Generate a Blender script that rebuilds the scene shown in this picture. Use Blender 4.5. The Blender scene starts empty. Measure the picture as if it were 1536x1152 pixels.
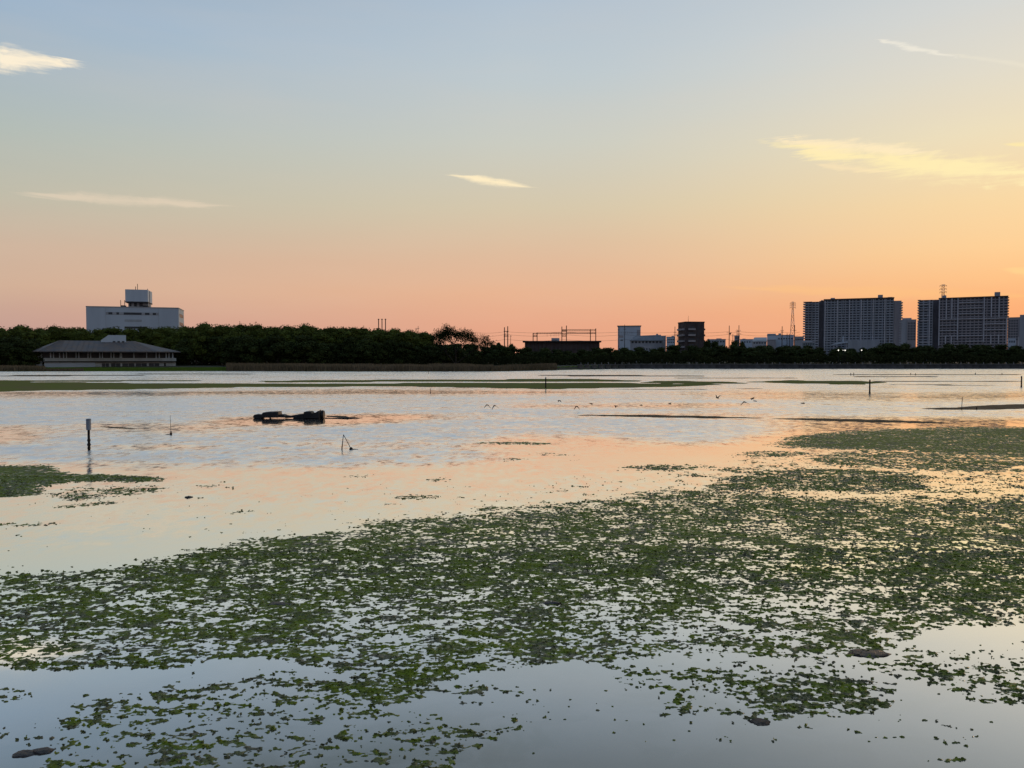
import bpy, bmesh, math, random
import numpy as np
from mathutils import Vector, Matrix, Euler

R = math.radians
sc = bpy.context.scene
COL = sc.collection

# ------------------------------------------------------------------ camera
F = 1153.0          # focal length in photo pixels (photo 1536 x 1152)
HZ = 538.0          # horizon row of the photo
H = 4.0             # eye height above the water
PITCH = math.atan((HZ - 576.0) / F)
cam_d = bpy.data.cameras.new('camera')
cam = bpy.data.objects.new('camera', cam_d)
COL.objects.link(cam)
cam_d.sensor_width = 36.0
cam_d.lens = 36.0 * F / 1536.0
cam_d.clip_start = 0.1
cam_d.clip_end = 20000.0
cam.location = (0, 0, H)
cam.rotation_euler = (R(90) + PITCH, 0, 0)
sc.camera = cam

# ------------------------------------------------------------------ view
sc.view_settings.view_transform = 'Standard'
sc.view_settings.look = 'None'
sc.view_settings.exposure = 0.0
sc.view_settings.gamma = 1.0
sc.view_settings.use_curve_mapping = False
sc.render.engine = 'CYCLES'
sc.cycles.use_denoising = True
sc.cycles.max_bounces = 4
sc.cycles.sample_clamp_direct = 4.0
sc.cycles.sample_clamp_indirect = 2.0
sc.cycles.caustics_reflective = False
sc.cycles.caustics_refractive = False

# ------------------------------------------------------------------ sun
SUN_AZ, SUN_EL = 44.0, 2.6      # degrees right of the view axis (+Y), degrees above the horizon
sun_d = bpy.data.lights.new('sun', 'SUN')
sun_d.energy = 0.55
sun_d.angle = R(2.0)
sun_d.color = (1.0, 0.62, 0.34)
sun = bpy.data.objects.new('sun', sun_d)
COL.objects.link(sun)
sdir = Vector((math.sin(R(SUN_AZ)) * math.cos(R(SUN_EL)), math.cos(R(SUN_AZ)) * math.cos(R(SUN_EL)), math.sin(R(SUN_EL))))
sun.rotation_euler = sdir.to_track_quat('Z', 'Y').to_euler()
sun.location = sdir * 500

# ------------------------------------------------------------------ node helpers
def lin(c):
    return tuple(((v / 255.0) / 12.92 if v / 255.0 <= 0.04045 else ((v / 255.0 + 0.055) / 1.055) ** 2.4) for v in c)

class NT:
    def __init__(s, tree):
        s.t = tree
    def n(s, kind, **kw):
        nd = s.t.nodes.new(kind)
        for k, v in kw.items():
            setattr(nd, k, v)
        return nd
    def put(s, sock, v):
        if isinstance(v, bpy.types.NodeSocket):
            s.t.links.new(v, sock)
        elif v is not None:
            sock.default_value = v
    def math(s, op, a, b=None, c=None, clamp=False):
        nd = s.n('ShaderNodeMath', operation=op, use_clamp=clamp)
        for i, v in enumerate((a, b, c)):
            s.put(nd.inputs[i], v) if v is not None else None
        return nd.outputs[0]
    def ss(s, v, a, b, lo=0.0, hi=1.0, kind='SMOOTHSTEP'):
        nd = s.n('ShaderNodeMapRange', interpolation_type=kind)
        s.put(nd.inputs['Value'], v)
        for k, x in (('From Min', a), ('From Max', b), ('To Min', lo), ('To Max', hi)):
            s.put(nd.inputs[k], x)
        return nd.outputs[0]
    def mix(s, f, a, b, mode='MIX'):
        nd = s.n('ShaderNodeMix', data_type='RGBA', blend_type=mode)
        s.put(nd.inputs[0], f)
        for sock, v in ((nd.inputs[6], a), (nd.inputs[7], b)):
            if isinstance(v, tuple) and len(v) == 3:
                v = v + (1.0,)
            s.put(sock, v)
        return nd.outputs[2]
    def noise(s, vec, scale, detail=3.0, rough=0.55, dist=0.0):
        nd = s.n('ShaderNodeTexNoise')
        if vec is not None:
            s.put(nd.inputs['Vector'], vec)
        for k, x in (('Scale', scale), ('Detail', detail), ('Roughness', rough), ('Distortion', dist)):
            s.put(nd.inputs[k], x)
        return nd
    def mapping(s, vec, scale=(1, 1, 1), loc=(0, 0, 0)):
        nd = s.n('ShaderNodeMapping')
        s.put(nd.inputs['Vector'], vec)
        nd.inputs['Scale'].default_value = scale
        nd.inputs['Location'].default_value = loc
        return nd.outputs[0]
    def ramp(s, fac, stops, interp='LINEAR'):
        nd = s.n('ShaderNodeValToRGB')
        cr = nd.color_ramp
        cr.interpolation = interp
        while len(cr.elements) < len(stops):
            cr.elements.new(0.5)
        for e, (p, c) in zip(cr.elements, stops):
            e.position = p
            e.color = tuple(c) + (1.0,)
        s.put(nd.inputs[0], fac)
        return nd.outputs[0]

# ------------------------------------------------------------------ sky
world = bpy.data.worlds.new('World')
sc.world = world
world.use_nodes = True
world.cycles.sampling_method = 'NONE'
W = NT(world.node_tree)
bg = world.node_tree.nodes['Background']
tc = W.n('ShaderNodeTexCoord')
sep = W.n('ShaderNodeSeparateXYZ')
nrm = W.n('ShaderNodeVectorMath', operation='NORMALIZE')
W.put(nrm.inputs[0], tc.outputs['Generated'])
W.put(sep.inputs[0], nrm.outputs[0])
DX, DY, DZ = sep.outputs
EL = W.math('MULTIPLY', W.math('ARCSINE', DZ), 180 / math.pi)
AZ = W.math('MULTIPLY', W.math('ARCTAN2', DX, DY), 180 / math.pi)
hl = W.math('MAXIMUM', W.math('SQRT', W.math('ADD', W.math('MULTIPLY', DX, DX), W.math('MULTIPLY', DY, DY))), 1e-4)
cs = W.math('DIVIDE', W.math('ADD', W.math('MULTIPLY', DX, math.sin(R(SUN_AZ))), W.math('MULTIPLY', DY, math.cos(R(SUN_AZ)))), hl)
ANG = W.math('MULTIPLY', W.math('ARCCOSINE', W.math('MINIMUM', W.math('MAXIMUM', cs, -1.0), 1.0)), 180 / math.pi)
EPOS = W.math('DIVIDE', W.math('MAXIMUM', EL, 0.0), 90.0, clamp=True)
SKY = {
    'far': [(0, (190, 150, 142)), (2.5, (198, 160, 146)), (4.5, (209, 175, 151)), (7, (206, 180, 158)), (10, (191, 187, 169)), (14, (179, 188, 182)),
            (18, (166, 183, 195)), (21.5, (153, 178, 202)), (27, (142, 163, 183)), (40, (124, 147, 172)), (90, (92, 120, 158))],
    'mid': [(0, (228, 162, 132)), (2.5, (231, 168, 137)), (5, (232, 179, 144)), (7, (225, 184, 152)), (11, (213, 199, 171)), (15.5, (203, 204, 193)),
            (20, (190, 201, 206)), (25, (177, 193, 208)), (30, (158, 174, 187)), (42, (136, 156, 174)), (90, (95, 122, 160))],
    'near': [(0, (250, 160, 108)), (3, (251, 172, 115)), (5, (254, 194, 134)), (7, (254, 208, 150)), (10, (250, 217, 164)), (14, (240, 224, 188)),
             (18, (226, 220, 204)), (21.5, (214, 215, 211)), (27, (195, 202, 206)), (40, (156, 174, 190)), (90, (98, 125, 161))],
    'anti': [(0, (112, 106, 118)), (3, (118, 110, 124)), (7, (126, 120, 138)), (12, (122, 126, 148)), (16.5, (114, 126, 154)),
             (21, (108, 124, 156)), (25.5, (102, 122, 156)), (40, (94, 117, 155)), (90, (90, 118, 158))],
}
def skyramp(k):
    return W.ramp(EPOS, [(e / 90.0, lin(c)) for e, c in SKY[k]])
base = W.mix(W.ss(ANG, 78, 165), skyramp('far'), skyramp('anti'))
base = W.mix(W.ss(ANG, 78, 44, kind='LINEAR'), base, skyramp('mid'))
base = W.mix(W.ss(ANG, 44, 6), base, skyramp('near'))
# very faint uneven veil so the gradient is not perfectly clean
veil = W.noise(W.mapping(nrm.outputs[0], (2.2, 2.2, 14.0)), 1.0, 4.0, 0.6)
base = W.mix(W.ss(veil.outputs['Fac'], 0.35, 0.75, 0.0, 0.10), base, lin((228, 205, 180)))

def px_dir(u, v):
    """unit world direction of a photo pixel"""
    d = Vector(((u - 768.0), F, -(v - 576.0)))
    d = Matrix.Rotation(PITCH, 3, 'X') @ d
    return d.normalized()
def px_azel(u, v):
    d = px_dir(u, v)
    return math.degrees(math.atan2(d.x, d.y)), math.degrees(math.asin(d.z))

cn_big = W.noise(W.mapping(nrm.outputs[0], (26, 26, 60)), 1.0, 5.0, 0.62, 0.6)
cn_fib = W.noise(W.mapping(nrm.outputs[0], (9, 9, 130)), 1.0, 4.0, 0.6, 0.9)
# (left tip, right tip, half thickness px, thickest point 0..1, opacity, colour, raggedness)
CLOUDS = [
    ((-90, 78), (140, 98), 17, 0.42, 1.0, (252, 238, 212), 0.85),
    ((662, 260), (816, 283), 7, 0.40, 1.0, (255, 236, 196), 0.7),
    ((1105, 207), (1660, 274), 23, 0.58, 1.0, (255, 236, 180), 0.8),
    ((1140, 206), (1440, 229), 12, 0.38, 0.85, (255, 234, 192), 1.0),
    ((1215, 246), (1355, 260), 5, 0.4, 0.55, (255, 230, 184), 0.8),
    ((0, 288), (380, 311), 9, 0.4, 0.5, (238, 216, 190), 0.7),
    ((1305, 57), (1450, 88), 5, 0.4, 0.55, (250, 242, 224), 1.0),
    ((1400, 76), (1640, 112), 4, 0.4, 0.25, (246, 236, 212), 0.8),
    ((1495, 216), (1640, 219), 6, 0.5, 0.8, (255, 234, 170), 0.8),
    ((1030, 428), (1640, 446), 10, 0.6, 0.35, (255, 198, 128), 0.6),
    ((1490, 402), (1640, 412), 12, 0.6, 0.55, (255, 216, 145), 0.7),
]
for (a, b, th, pk, op, colr, rag) in CLOUDS:
    a0, e0 = px_azel(*a); a1, e1 = px_azel(*b)
    L = math.hypot(a1 - a0, e1 - e0); ca, sa = (a1 - a0) / L, (e1 - e0) / L
    tdeg = th / F * 57.3
    da = W.math('SUBTRACT', AZ, a0); de = W.math('SUBTRACT', EL, e0)
    p = W.math('DIVIDE', W.math('ADD', W.math('MULTIPLY', da, ca), W.math('MULTIPLY', de, sa)), L)
    q = W.math('SUBTRACT', W.math('MULTIPLY', de, ca), W.math('MULTIPLY', da, sa))
    nb = W.math('SUBTRACT', cn_big.outputs['Fac'], 0.5); nf = W.math('SUBTRACT', cn_fib.outputs['Fac'], 0.5)
    q = W.math('ADD', q, W.math('MULTIPLY', nf, tdeg * 2.2 * rag))
    prof = W.math('POWER', W.math('MULTIPLY', W.ss(p, 0.0, pk), W.ss(p, 1.0, pk)), 0.7)
    width = W.math('MULTIPLY', W.math('ADD', prof, 0.02), tdeg)
    r = W.math('DIVIDE', W.math('ABSOLUTE', q), width)
    m = W.ss(W.math('ADD', r, W.math('MULTIPLY', nb, 2.3 * rag)), 1.12, 0.0)
    m = W.math('MULTIPLY', W.math('MULTIPLY', m, W.ss(prof, 0.0, 0.45)), op)
    base = W.mix(m, base, lin(colr))
sky = W.n('ShaderNodeTexSky', sky_type='NISHITA', sun_disc=False)
sky.sun_elevation = R(SUN_EL); sky.sun_rotation = R(SUN_AZ)
sky.air_density = 1.2; sky.dust_density = 1.5; sky.ozone_density = 3.0
skyc = W.n('ShaderNodeVectorMath', operation='SCALE')
W.put(skyc.inputs[0], sky.outputs[0]); skyc.inputs['Scale'].default_value = 0.003
fin = W.mix(1.0, base, skyc.outputs[0], 'ADD')
W.put(bg.inputs['Color'], fin)
bg.inputs['Strength'].default_value = 1.0

# ------------------------------------------------------------------ pixel <-> place
def ground_pt(u, v, z=0.0):
    d = px_dir(u, v)
    t = (z - H) / d.z
    return Vector((d.x * t, d.y * t, z))
def at(u, v, Y):
    d = px_dir(u, v)
    t = Y / d.y
    return Vector((d.x * t, Y, H + d.z * t))
CP, SP = math.cos(PITCH), math.sin(PITCH)
def project(x, y, z):
    """numpy: world -> photo pixels"""
    zz = z - H
    yy = y * CP + zz * SP
    zc = -y * SP + zz * CP
    yy = np.maximum(yy, 0.05)
    return 768.0 + F * x / yy, 576.0 - F * zc / yy

# ------------------------------------------------------------------ materials
MATS = {}
def mat(name, col, rough=0.7, vary=0.18, scale=0.6, col2=None, spec=0.3, bump=0.0, metal=0.0, streak=False, island=0.0):
    if name in MATS:
        return MATS[name]
    m = bpy.data.materials.new(name); m.use_nodes = True
    t = NT(m.node_tree); b = m.node_tree.nodes['Principled BSDF']
    tcn = t.n('ShaderNodeTexCoord')
    v = tcn.outputs['Object']
    if streak:
        v = t.mapping(v, (1.0, 1.0, 0.15))
    nz = t.noise(v, scale, 5.0, 0.6)
    c2 = col2 or tuple(x * (1 - 2.2 * vary) for x in col)
    c = t.mix(t.ss(nz.outputs['Fac'], 0.32, 0.7), col, c2)
    oi = t.n('ShaderNodeObjectInfo')
    hsv = t.n('ShaderNodeHueSaturation')
    t.put(hsv.inputs['Color'], c)
    t.put(hsv.inputs['Value'], t.ss(oi.outputs['Random'], 0, 1, 1 - vary * 0.6, 1 + vary * 0.6, 'LINEAR'))
    out = hsv.outputs['Color']
    if island:
        g = t.n('ShaderNodeNewGeometry')
        h2 = t.n('ShaderNodeHueSaturation')
        t.put(h2.inputs['Color'], out)
        t.put(h2.inputs['Value'], t.ss(g.outputs['Random Per Island'], 0, 1, 1 - island, 1 + island, 'LINEAR'))
        out = h2.outputs['Color']
    t.put(b.inputs['Base Color'], out)
    t.put(b.inputs['Roughness'], t.ss(nz.outputs['Fac'], 0.3, 0.7, max(rough - 0.1, 0.02), min(rough + 0.1, 1.0)))
    b.inputs['Specular IOR Level'].default_value = spec
    b.inputs['Metallic'].default_value = metal
    if bump:
        bn = t.n('ShaderNodeBump'); bn.inputs['Distance'].default_value = bump
        t.put(bn.inputs['Height'], t.noise(tcn.outputs['Object'], scale * 6, 4.0, 0.6).outputs['Fac'])
        t.put(b.inputs['Normal'], bn.outputs['Normal'])
    MATS[name] = m
    return m

# ------------------------------------------------------------------ mesh helpers
class MB:
    def __init__(s):
        s.v = []; s.f = []
    def add(s, vs, fs):
        o = len(s.v)
        s.v += [tuple(p) for p in vs]
        s.f += [tuple(i + o for i in f) for f in fs]
        return s
    def box(s, x0, x1, y0, y1, z0, z1, M=None):
        vs = [Vector(p) for p in ((x0, y0, z0), (x1, y0, z0), (x1, y1, z0), (x0, y1, z0), (x0, y0, z1), (x1, y0, z1), (x1, y1, z1), (x0, y1, z1))]
        if M is not None:
            vs = [M @ p for p in vs]
        return s.add(vs, [(0, 3, 2, 1), (4, 5, 6, 7), (0, 1, 5, 4), (1, 2, 6, 5), (2, 3, 7, 6), (3, 0, 4, 7)])
    def bar(s, a, b, w, h=None):
        a = Vector(a); b = Vector(b); h = h or w
        M = Matrix.Translation(a) @ (b - a).to_track_quat('Z', 'Y').to_matrix().to_4x4()
        L = (b - a).length
        return s.box(-w / 2, w / 2, -h / 2, h / 2, 0, L, M)
    def tube(s, pts, rad, n=8, cap=True):
        pts = [Vector(p) for p in pts]
        if not isinstance(rad, (list, tuple)):
            rad = [rad] * len(pts)
        rings = []
        for i, p in enumerate(pts):
            d = (pts[min(i + 1, len(pts) - 1)] - pts[max(i - 1, 0)]).normalized()
            ref = Vector((0, 0, 1)) if abs(d.z) < 0.9 else Vector((1, 0, 0))
            a = d.cross(ref).normalized(); b = d.cross(a).normalized()
            rings.append([p + (a * math.cos(2 * math.pi * k / n) + b * math.sin(2 * math.pi * k / n)) * rad[i] for k in range(n)])
        vs = [q for r in rings for q in r]
        fs = [(i * n + k, i * n + (k + 1) % n, (i + 1) * n + (k + 1) % n, (i + 1) * n + k) for i in range(len(pts) - 1) for k in range(n)]
        if cap:
            fs.append(tuple(range(n))); fs.append(tuple(reversed(range((len(pts) - 1) * n, len(pts) * n))))
        return s.add(vs, fs)
    def lathe(s, prof, n=12, c=(0, 0)):
        vs = [(c[0] + r * math.cos(2 * math.pi * k / n), c[1] + r * math.sin(2 * math.pi * k / n), z) for r, z in prof for k in range(n)]
        fs = [(i * n + k, i * n + (k + 1) % n, (i + 1) * n + (k + 1) % n, (i + 1) * n + k) for i in range(len(prof) - 1) for k in range(n)]
        fs.append(tuple(reversed(range(n)))); fs.append(tuple(range((len(prof) - 1) * n, len(prof) * n)))
        return s.add(vs, fs)
    def prism(s, poly, z0, z1):
        n = len(poly)
        vs = [(x, y, z0) for x, y in poly] + [(x, y, z1) for x, y in poly]
        fs = [tuple(reversed(range(n))), tuple(range(n, 2 * n))] + [(i, (i + 1) % n, n + (i + 1) % n, n + i) for i in range(n)]
        return s.add(vs, fs)
    def mesh(s, name, m):
        me = bpy.data.meshes.new(name)
        me.from_pydata(s.v, [], s.f)
        me.materials.append(m)
        return me
    def build(s, name, m, parent=None, smooth=False):
        return link(name, s.mesh(name, m), parent, smooth)

def link(name, me, parent=None, smooth=False):
    if smooth:
        me.polygons.foreach_set('use_smooth', [True] * len(me.polygons))
    o = bpy.data.objects.new(name, me)
    COL.objects.link(o)
    if parent is not None:
        o.parent = parent
    return o
def tag(o, label=None, cat=None, group=None, kind=None):
    for k, v in (('label', label), ('category', cat), ('group', group), ('kind', kind)):
        if v:
            o[k] = v
    return o
def empty(name, loc, rz=0.0):
    o = bpy.data.objects.new(name, None)
    COL.objects.link(o)
    o.empty_display_size = 0.5
    o.location = loc; o.rotation_euler = (0, 0, rz)
    return o
def copy_tree(o, parent=None):
    c = o.copy(); COL.objects.link(c)
    c.parent = parent
    for ch in o.children:
        copy_tree(ch, c)
    return c

# ------------------------------------------------------------------ numpy noise
def _hash(ix, iy, seed):
    h = (ix.astype(np.uint32) * np.uint32(374761393) + iy.astype(np.uint32) * np.uint32(668265263) + np.uint32((seed * 2246822519) & 0xffffffff))
    h = (h ^ (h >> np.uint32(13))) * np.uint32(1274126177)
    h = h ^ (h >> np.uint32(16))
    return (h & np.uint32(0xffffff)).astype(np.float32) / np.float32(0xffffff)
def vnoise(x, y, seed=0):
    x0 = np.floor(x); y0 = np.floor(y)
    fx = (x - x0).astype(np.float32); fy = (y - y0).astype(np.float32)
    ix = x0.astype(np.int64); iy = y0.astype(np.int64)
    fx = fx * fx * fx * (fx * (fx * 6 - 15) + 10); fy = fy * fy * fy * (fy * (fy * 6 - 15) + 10)
    a = _hash(ix, iy, seed); b = _hash(ix + 1, iy, seed); c = _hash(ix, iy + 1, seed); d = _hash(ix + 1, iy + 1, seed)
    return (a + (b - a) * fx) * (1 - fy) + (c + (d - c) * fx) * fy
def fbm(x, y, wl, octv=4, pers=0.55, seed=0):
    """about -1..1"""
    t = 0; amp = 1.0; tot = 0; ca, sa = math.cos(0.6), math.sin(0.6)
    x = x / wl; y = y / wl
    for i in range(octv):
        t = t + amp * (vnoise(x, y, seed + i * 17) - 0.5); tot += amp
        amp *= pers
        x, y = (x * ca - y * sa) * 2.03 + 13.7, (x * sa + y * ca) * 2.03 + 5.1
    return t / tot * 2.0

# ------------------------------------------------------------------ region maps drawn from the photograph (pixels -> places on the flat)
U0, U1, V0, V1 = -300, 1840, 540, 1240
GU, GV = np.meshgrid(np.arange(U0, U1, 2), np.arange(V0, V1))
def poly_mask(poly):
    inside = np.zeros(GU.shape, bool)
    n = len(poly)
    for i in range(n):
        (x1, y1), (x2, y2) = poly[i], poly[(i + 1) % n]
        if y1 == y2:
            continue
        cond = ((y1 > GV) != (y2 > GV)) & (GU < (x2 - x1) * (GV - y1) / (y2 - y1) + x1)
        inside ^= cond
    return inside.astype(np.float32)
def blur(a, r, ax):
    if r < 1:
        return a
    for _ in range(2):
        pad = [(0, 0), (0, 0)]; pad[ax] = (r + 1, r)
        c = np.cumsum(np.pad(a, pad, mode='edge'), axis=ax)
        n = a.shape[ax]
        hi = np.take(c, np.arange(2 * r + 1, 2 * r + 1 + n), axis=ax); lo = np.take(c, np.arange(0, n), axis=ax)
        a = (hi - lo) / (2 * r + 1)
    return a
def region(poly, val, fu=10, fv=3):
    return blur(blur(poly_mask(poly), max(int(fu / 2), 0), 1), fv, 0) * val
def streak(u0, v0, u1, v1, th, val, fu=10, fv=1):
    n = 9; top = []; bot = []
    for i in range(n):
        t = i / (n - 1); w = th * math.sin(math.pi * min(max(t, 0.03), 0.97)) ** 0.7
        u = u0 + (u1 - u0) * t; v = v0 + (v1 - v0) * t
        top.append((u, v - w)); bot.append((u, v + w))
    return region(top + bot[::-1], val, fu, fv)
def sample(mapp, u, v):
    x = np.clip((u - U0) / 2.0, 0, GU.shape[1] - 1.001); y = np.clip(v - V0, 0, GU.shape[0] - 1.001)
    ix = x.astype(int); iy = y.astype(int); fx = x - ix; fy = y - iy
    return (mapp[iy, ix] * (1 - fx) + mapp[iy, ix + 1] * fx) * (1 - fy) + (mapp[iy + 1, ix] * (1 - fx) + mapp[iy + 1, ix + 1] * fx) * fy

# --- algae cover 0..1
main_top = [(-320, 900), (-50, 867), (0, 863), (150, 854), (250, 838), (350, 818), (440, 806), (520, 796), (560, 785), (640, 777), (740, 767), (830, 757), (900, 747),
            (980, 740), (1060, 735), (1140, 738), (1200, 746), (1330, 750), (1440, 746), (1536, 741), (1860, 735)]
main_bot = [(1860, 950), (1536, 941), (1430, 936), (1390, 952), (1300, 985), (1200, 992), (1100, 986), (1000, 984), (900, 996), (860, 990), (800, 1000), (700, 1010), (640, 1036),
            (560, 1046), (500, 1004), (440, 994), (400, 985), (330, 990), (280, 1000), (220, 1005), (150, 1000), (100, 1004), (40, 1010), (0, 1002), (-320, 1020)]
A = np.maximum.reduce([
    region(main_top + main_bot, 0.63, 8, 2),
    region(main_top + [(1860, 900), (1536, 905), (1300, 915), (1100, 900), (900, 905), (700, 890), (560, 895), (480, 960), (300, 985), (100, 985), (0, 990), (-320, 1000)], 0.79, 14, 8),
    # upper right meadow
    region([(1158, 668), (1180, 656), (1230, 649), (1300, 645), (1400, 642), (1536, 641), (1860, 640), (1860, 690), (1536, 687), (1450, 683), (1350, 677), (1250, 673), (1190, 672)], 1.08, 14, 2),
    region([(1205, 690), (1250, 678), (1350, 676), (1450, 682), (1536, 686), (1860, 690), (1860, 700), (1536, 698), (1480, 709), (1400, 706), (1300, 699), (1240, 697)], 0.82, 10, 1),
    region([(1050, 735), (1080, 716), (1150, 706), (1230, 702), (1330, 705), (1395, 713), (1405, 724), (1390, 735), (1300, 739), (1200, 737), (1120, 737)], 0.76, 14, 1),
    streak(925, 702, 1075, 700, 5, 0.8), streak(1060, 704, 1185, 708, 5, 0.72), streak(1095, 682, 1220, 680, 5, 0.78), streak(1000, 712, 1080, 712, 3, 0.6),
    streak(1440, 703, 1560, 708, 4, 0.6), streak(1500, 733, 1700, 729, 4, 0.5),
    region([(1060, 740), (1100, 690), (1200, 672), (1400, 676), (1860, 684), (1860, 745), (1300, 752)], 0.34, 40, 6),
    # left patch
    region([(-300, 698), (0, 699), (75, 698), (105, 711), (180, 712), (245, 717), (235, 724), (120, 722), (70, 728), (60, 742), (0, 746), (-300, 752)], 1.0, 10, 1),
    region([(70, 745), (110, 730), (200, 728), (258, 727), (245, 736), (180, 744), (150, 750), (100, 752)], 0.56, 14, 2),
    streak(70, 762, 190, 752, 3, 0.52), streak(20, 757, 72, 754, 3, 0.52), streak(-60, 790, 95, 784, 3, 0.52), streak(10, 803, 52, 803, 2, 0.5), streak(-40, 850, 50, 850, 3, 0.45),
    # upper strands in the calm channel
    streak(590, 746, 660, 745, 4, 0.62), streak(520, 714, 570, 713, 2, 0.5), streak(640, 720, 680, 719, 2, 0.5), streak(740, 690, 800, 688, 2, 0.55), streak(840, 690, 880, 690, 2, 0.5), streak(780, 680, 870, 682, 2, 0.55), streak(880, 760, 960, 752, 3, 0.6), streak(340, 770, 385, 764, 2, 0.5), streak(290, 728, 330, 729, 2, 0.5), streak(275, 805, 305, 804, 2, 0.45), streak(570, 757, 600, 756, 2, 0.5), streak(700, 764, 760, 763, 4, 0.55), streak(870, 742, 905, 741, 3, 0.5), streak(715, 664, 835, 666, 2.5, 0.85, 10, 0),
    region([(500, 800), (560, 760), (650, 735), (900, 700), (1120, 690), (1120, 730), (900, 742), (700, 765)], 0.13, 40, 8),
    region([(0, 690), (280, 715), (500, 720), (700, 740), (480, 800), (200, 840), (0, 855)], 0.05, 60, 10),
    # bottom
    region([(970, 1052), (1000, 1030), (1050, 1014), (1200, 1004), (1320, 1018), (1355, 1042), (1342, 1064), (1280, 1072), (1200, 1079), (1160, 1088), (1080, 1078), (1000, 1074)], 0.55, 14, 5),
    region([(840, 985), (1400, 975), (1440, 1000), (1300, 1020), (1100, 1030), (940, 1040), (880, 1010)], 0.42, 20, 8),
    region([(1360, 985), (1536, 960), (1700, 960), (1700, 1070), (1536, 1060), (1440, 1050), (1380, 1030)], 0.27, 30, 10),
    region([(110, 1060), (200, 1035), (360, 1020), (470, 1000), (640, 1010), (650, 1040), (540, 1062), (620, 1075), (745, 1085), (760, 1110), (700, 1135), (690, 1170), (40, 1190), (60, 1130)], 0.48, 24, 10),
    region([(150, 1150), (220, 1110), (420, 1085), (720, 1080), (755, 1105), (680, 1140), (600, 1230), (0, 1240), (-100, 1160)], 0.50, 20, 8),
    region([(-40, 1050), (0, 1032), (45, 1034), (52, 1046), (20, 1056), (-30, 1062)], 0.62, 8, 3),
    region([(-40, 1096), (90, 1086), (88, 1108), (20, 1118), (-40, 1118)], 0.42, 20, 6),
    region([(60, 1015), (700, 1005), (1100, 1045), (1500, 1080), (1500, 1150), (900, 1130), (500, 1060), (100, 1075)], 0.20, 60, 20),
    region([(1000, 1095), (1150, 1100), (1150, 1145), (1000, 1130)], 0.30, 20, 8),
    streak(1330, 1142, 1460, 1140, 3, 0.45), streak(1415, 1100, 1445, 1104, 4, 0.5),
])
# --- far green flats (closed cover)
far_green = np.maximum.reduce([
    region([(-320, 572), (0, 572.5), (130, 574), (260, 576), (400, 576), (600, 575), (760, 574.5), (900, 574), (1010, 576), (1080, 577), (1010, 580), (900, 582), (820, 583.5), (600, 579.5), (350, 581), (200, 584), (60, 586), (0, 587.5), (-320, 590)], 1.0, 8, 0),
    region([(380, 571.5), (560, 570), (760, 569), (900, 569), (960, 571), (960, 573), (760, 572.6), (560, 573), (400, 573.5)], 0.9, 8, 0),
    region([(985, 571), (1100, 573), (1120, 575), (1040, 576.5), (960, 574)], 0.9, 8, 0),
    region([(1120, 573), (1180, 570.8), (1270, 571.5), (1330, 572.5), (1330, 574), (1290, 576.5), (1200, 575.5)], 0.95, 8, 0),
    streak(-200, 571.5, 300, 571, 1.2, 0.8, 8, 0),
])
# --- bare mud bars
bars = np.maximum.reduce([
    streak(860, 622.5, 1145, 627, 1.7, 0.85, 8, 0), streak(1150, 627.5, 1420, 634, 2.0, 0.75, 8, 0),
    region([(1270, 634), (1330, 631), (1420, 631), (1536, 632.5), (1860, 630), (1860, 641), (1536, 640), (1400, 638), (1320, 636)], 0.36, 8, 1),
    region([(1375, 612.5), (1430, 611.5), (1480, 608), (1540, 606), (1860, 604), (1860, 611), (1536, 613), (1470, 615), (1420, 615)], 1.0, 8, 0),
    streak(135, 639.5, 215, 643.5, 1.5, 0.62, 8, 0), streak(500, 626, 545, 627, 1.2, 0.8, 8, 0), streak(480, 624.5, 530, 624.5, 1.0, 0.8, 8, 0),
    streak(800, 563.2, 1060, 564.2, 0.9, 0.9, 6, 0), streak(1280, 565, 1410, 565.2, 0.8, 0.9, 6, 0), streak(1160, 561.5, 1560, 561.8, 0.6, 0.8, 6, 0), streak(1290, 572.3, 1560, 571.6, 0.8, 0.9, 6, 0), streak(880, 584.5, 1150, 583, 0.6, 0.5, 6, 0),
    streak(-60, 564, 240, 562.6, 0.8, 0.8, 6, 0), streak(150, 561.5, 420, 560.6, 0.5, 0.8, 6, 0),
    streak(1330, 577, 1500, 578, 0.6, 0.6, 6, 0), streak(950, 566.5, 1200, 567, 0.5, 0.7, 6, 0),
])
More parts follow.
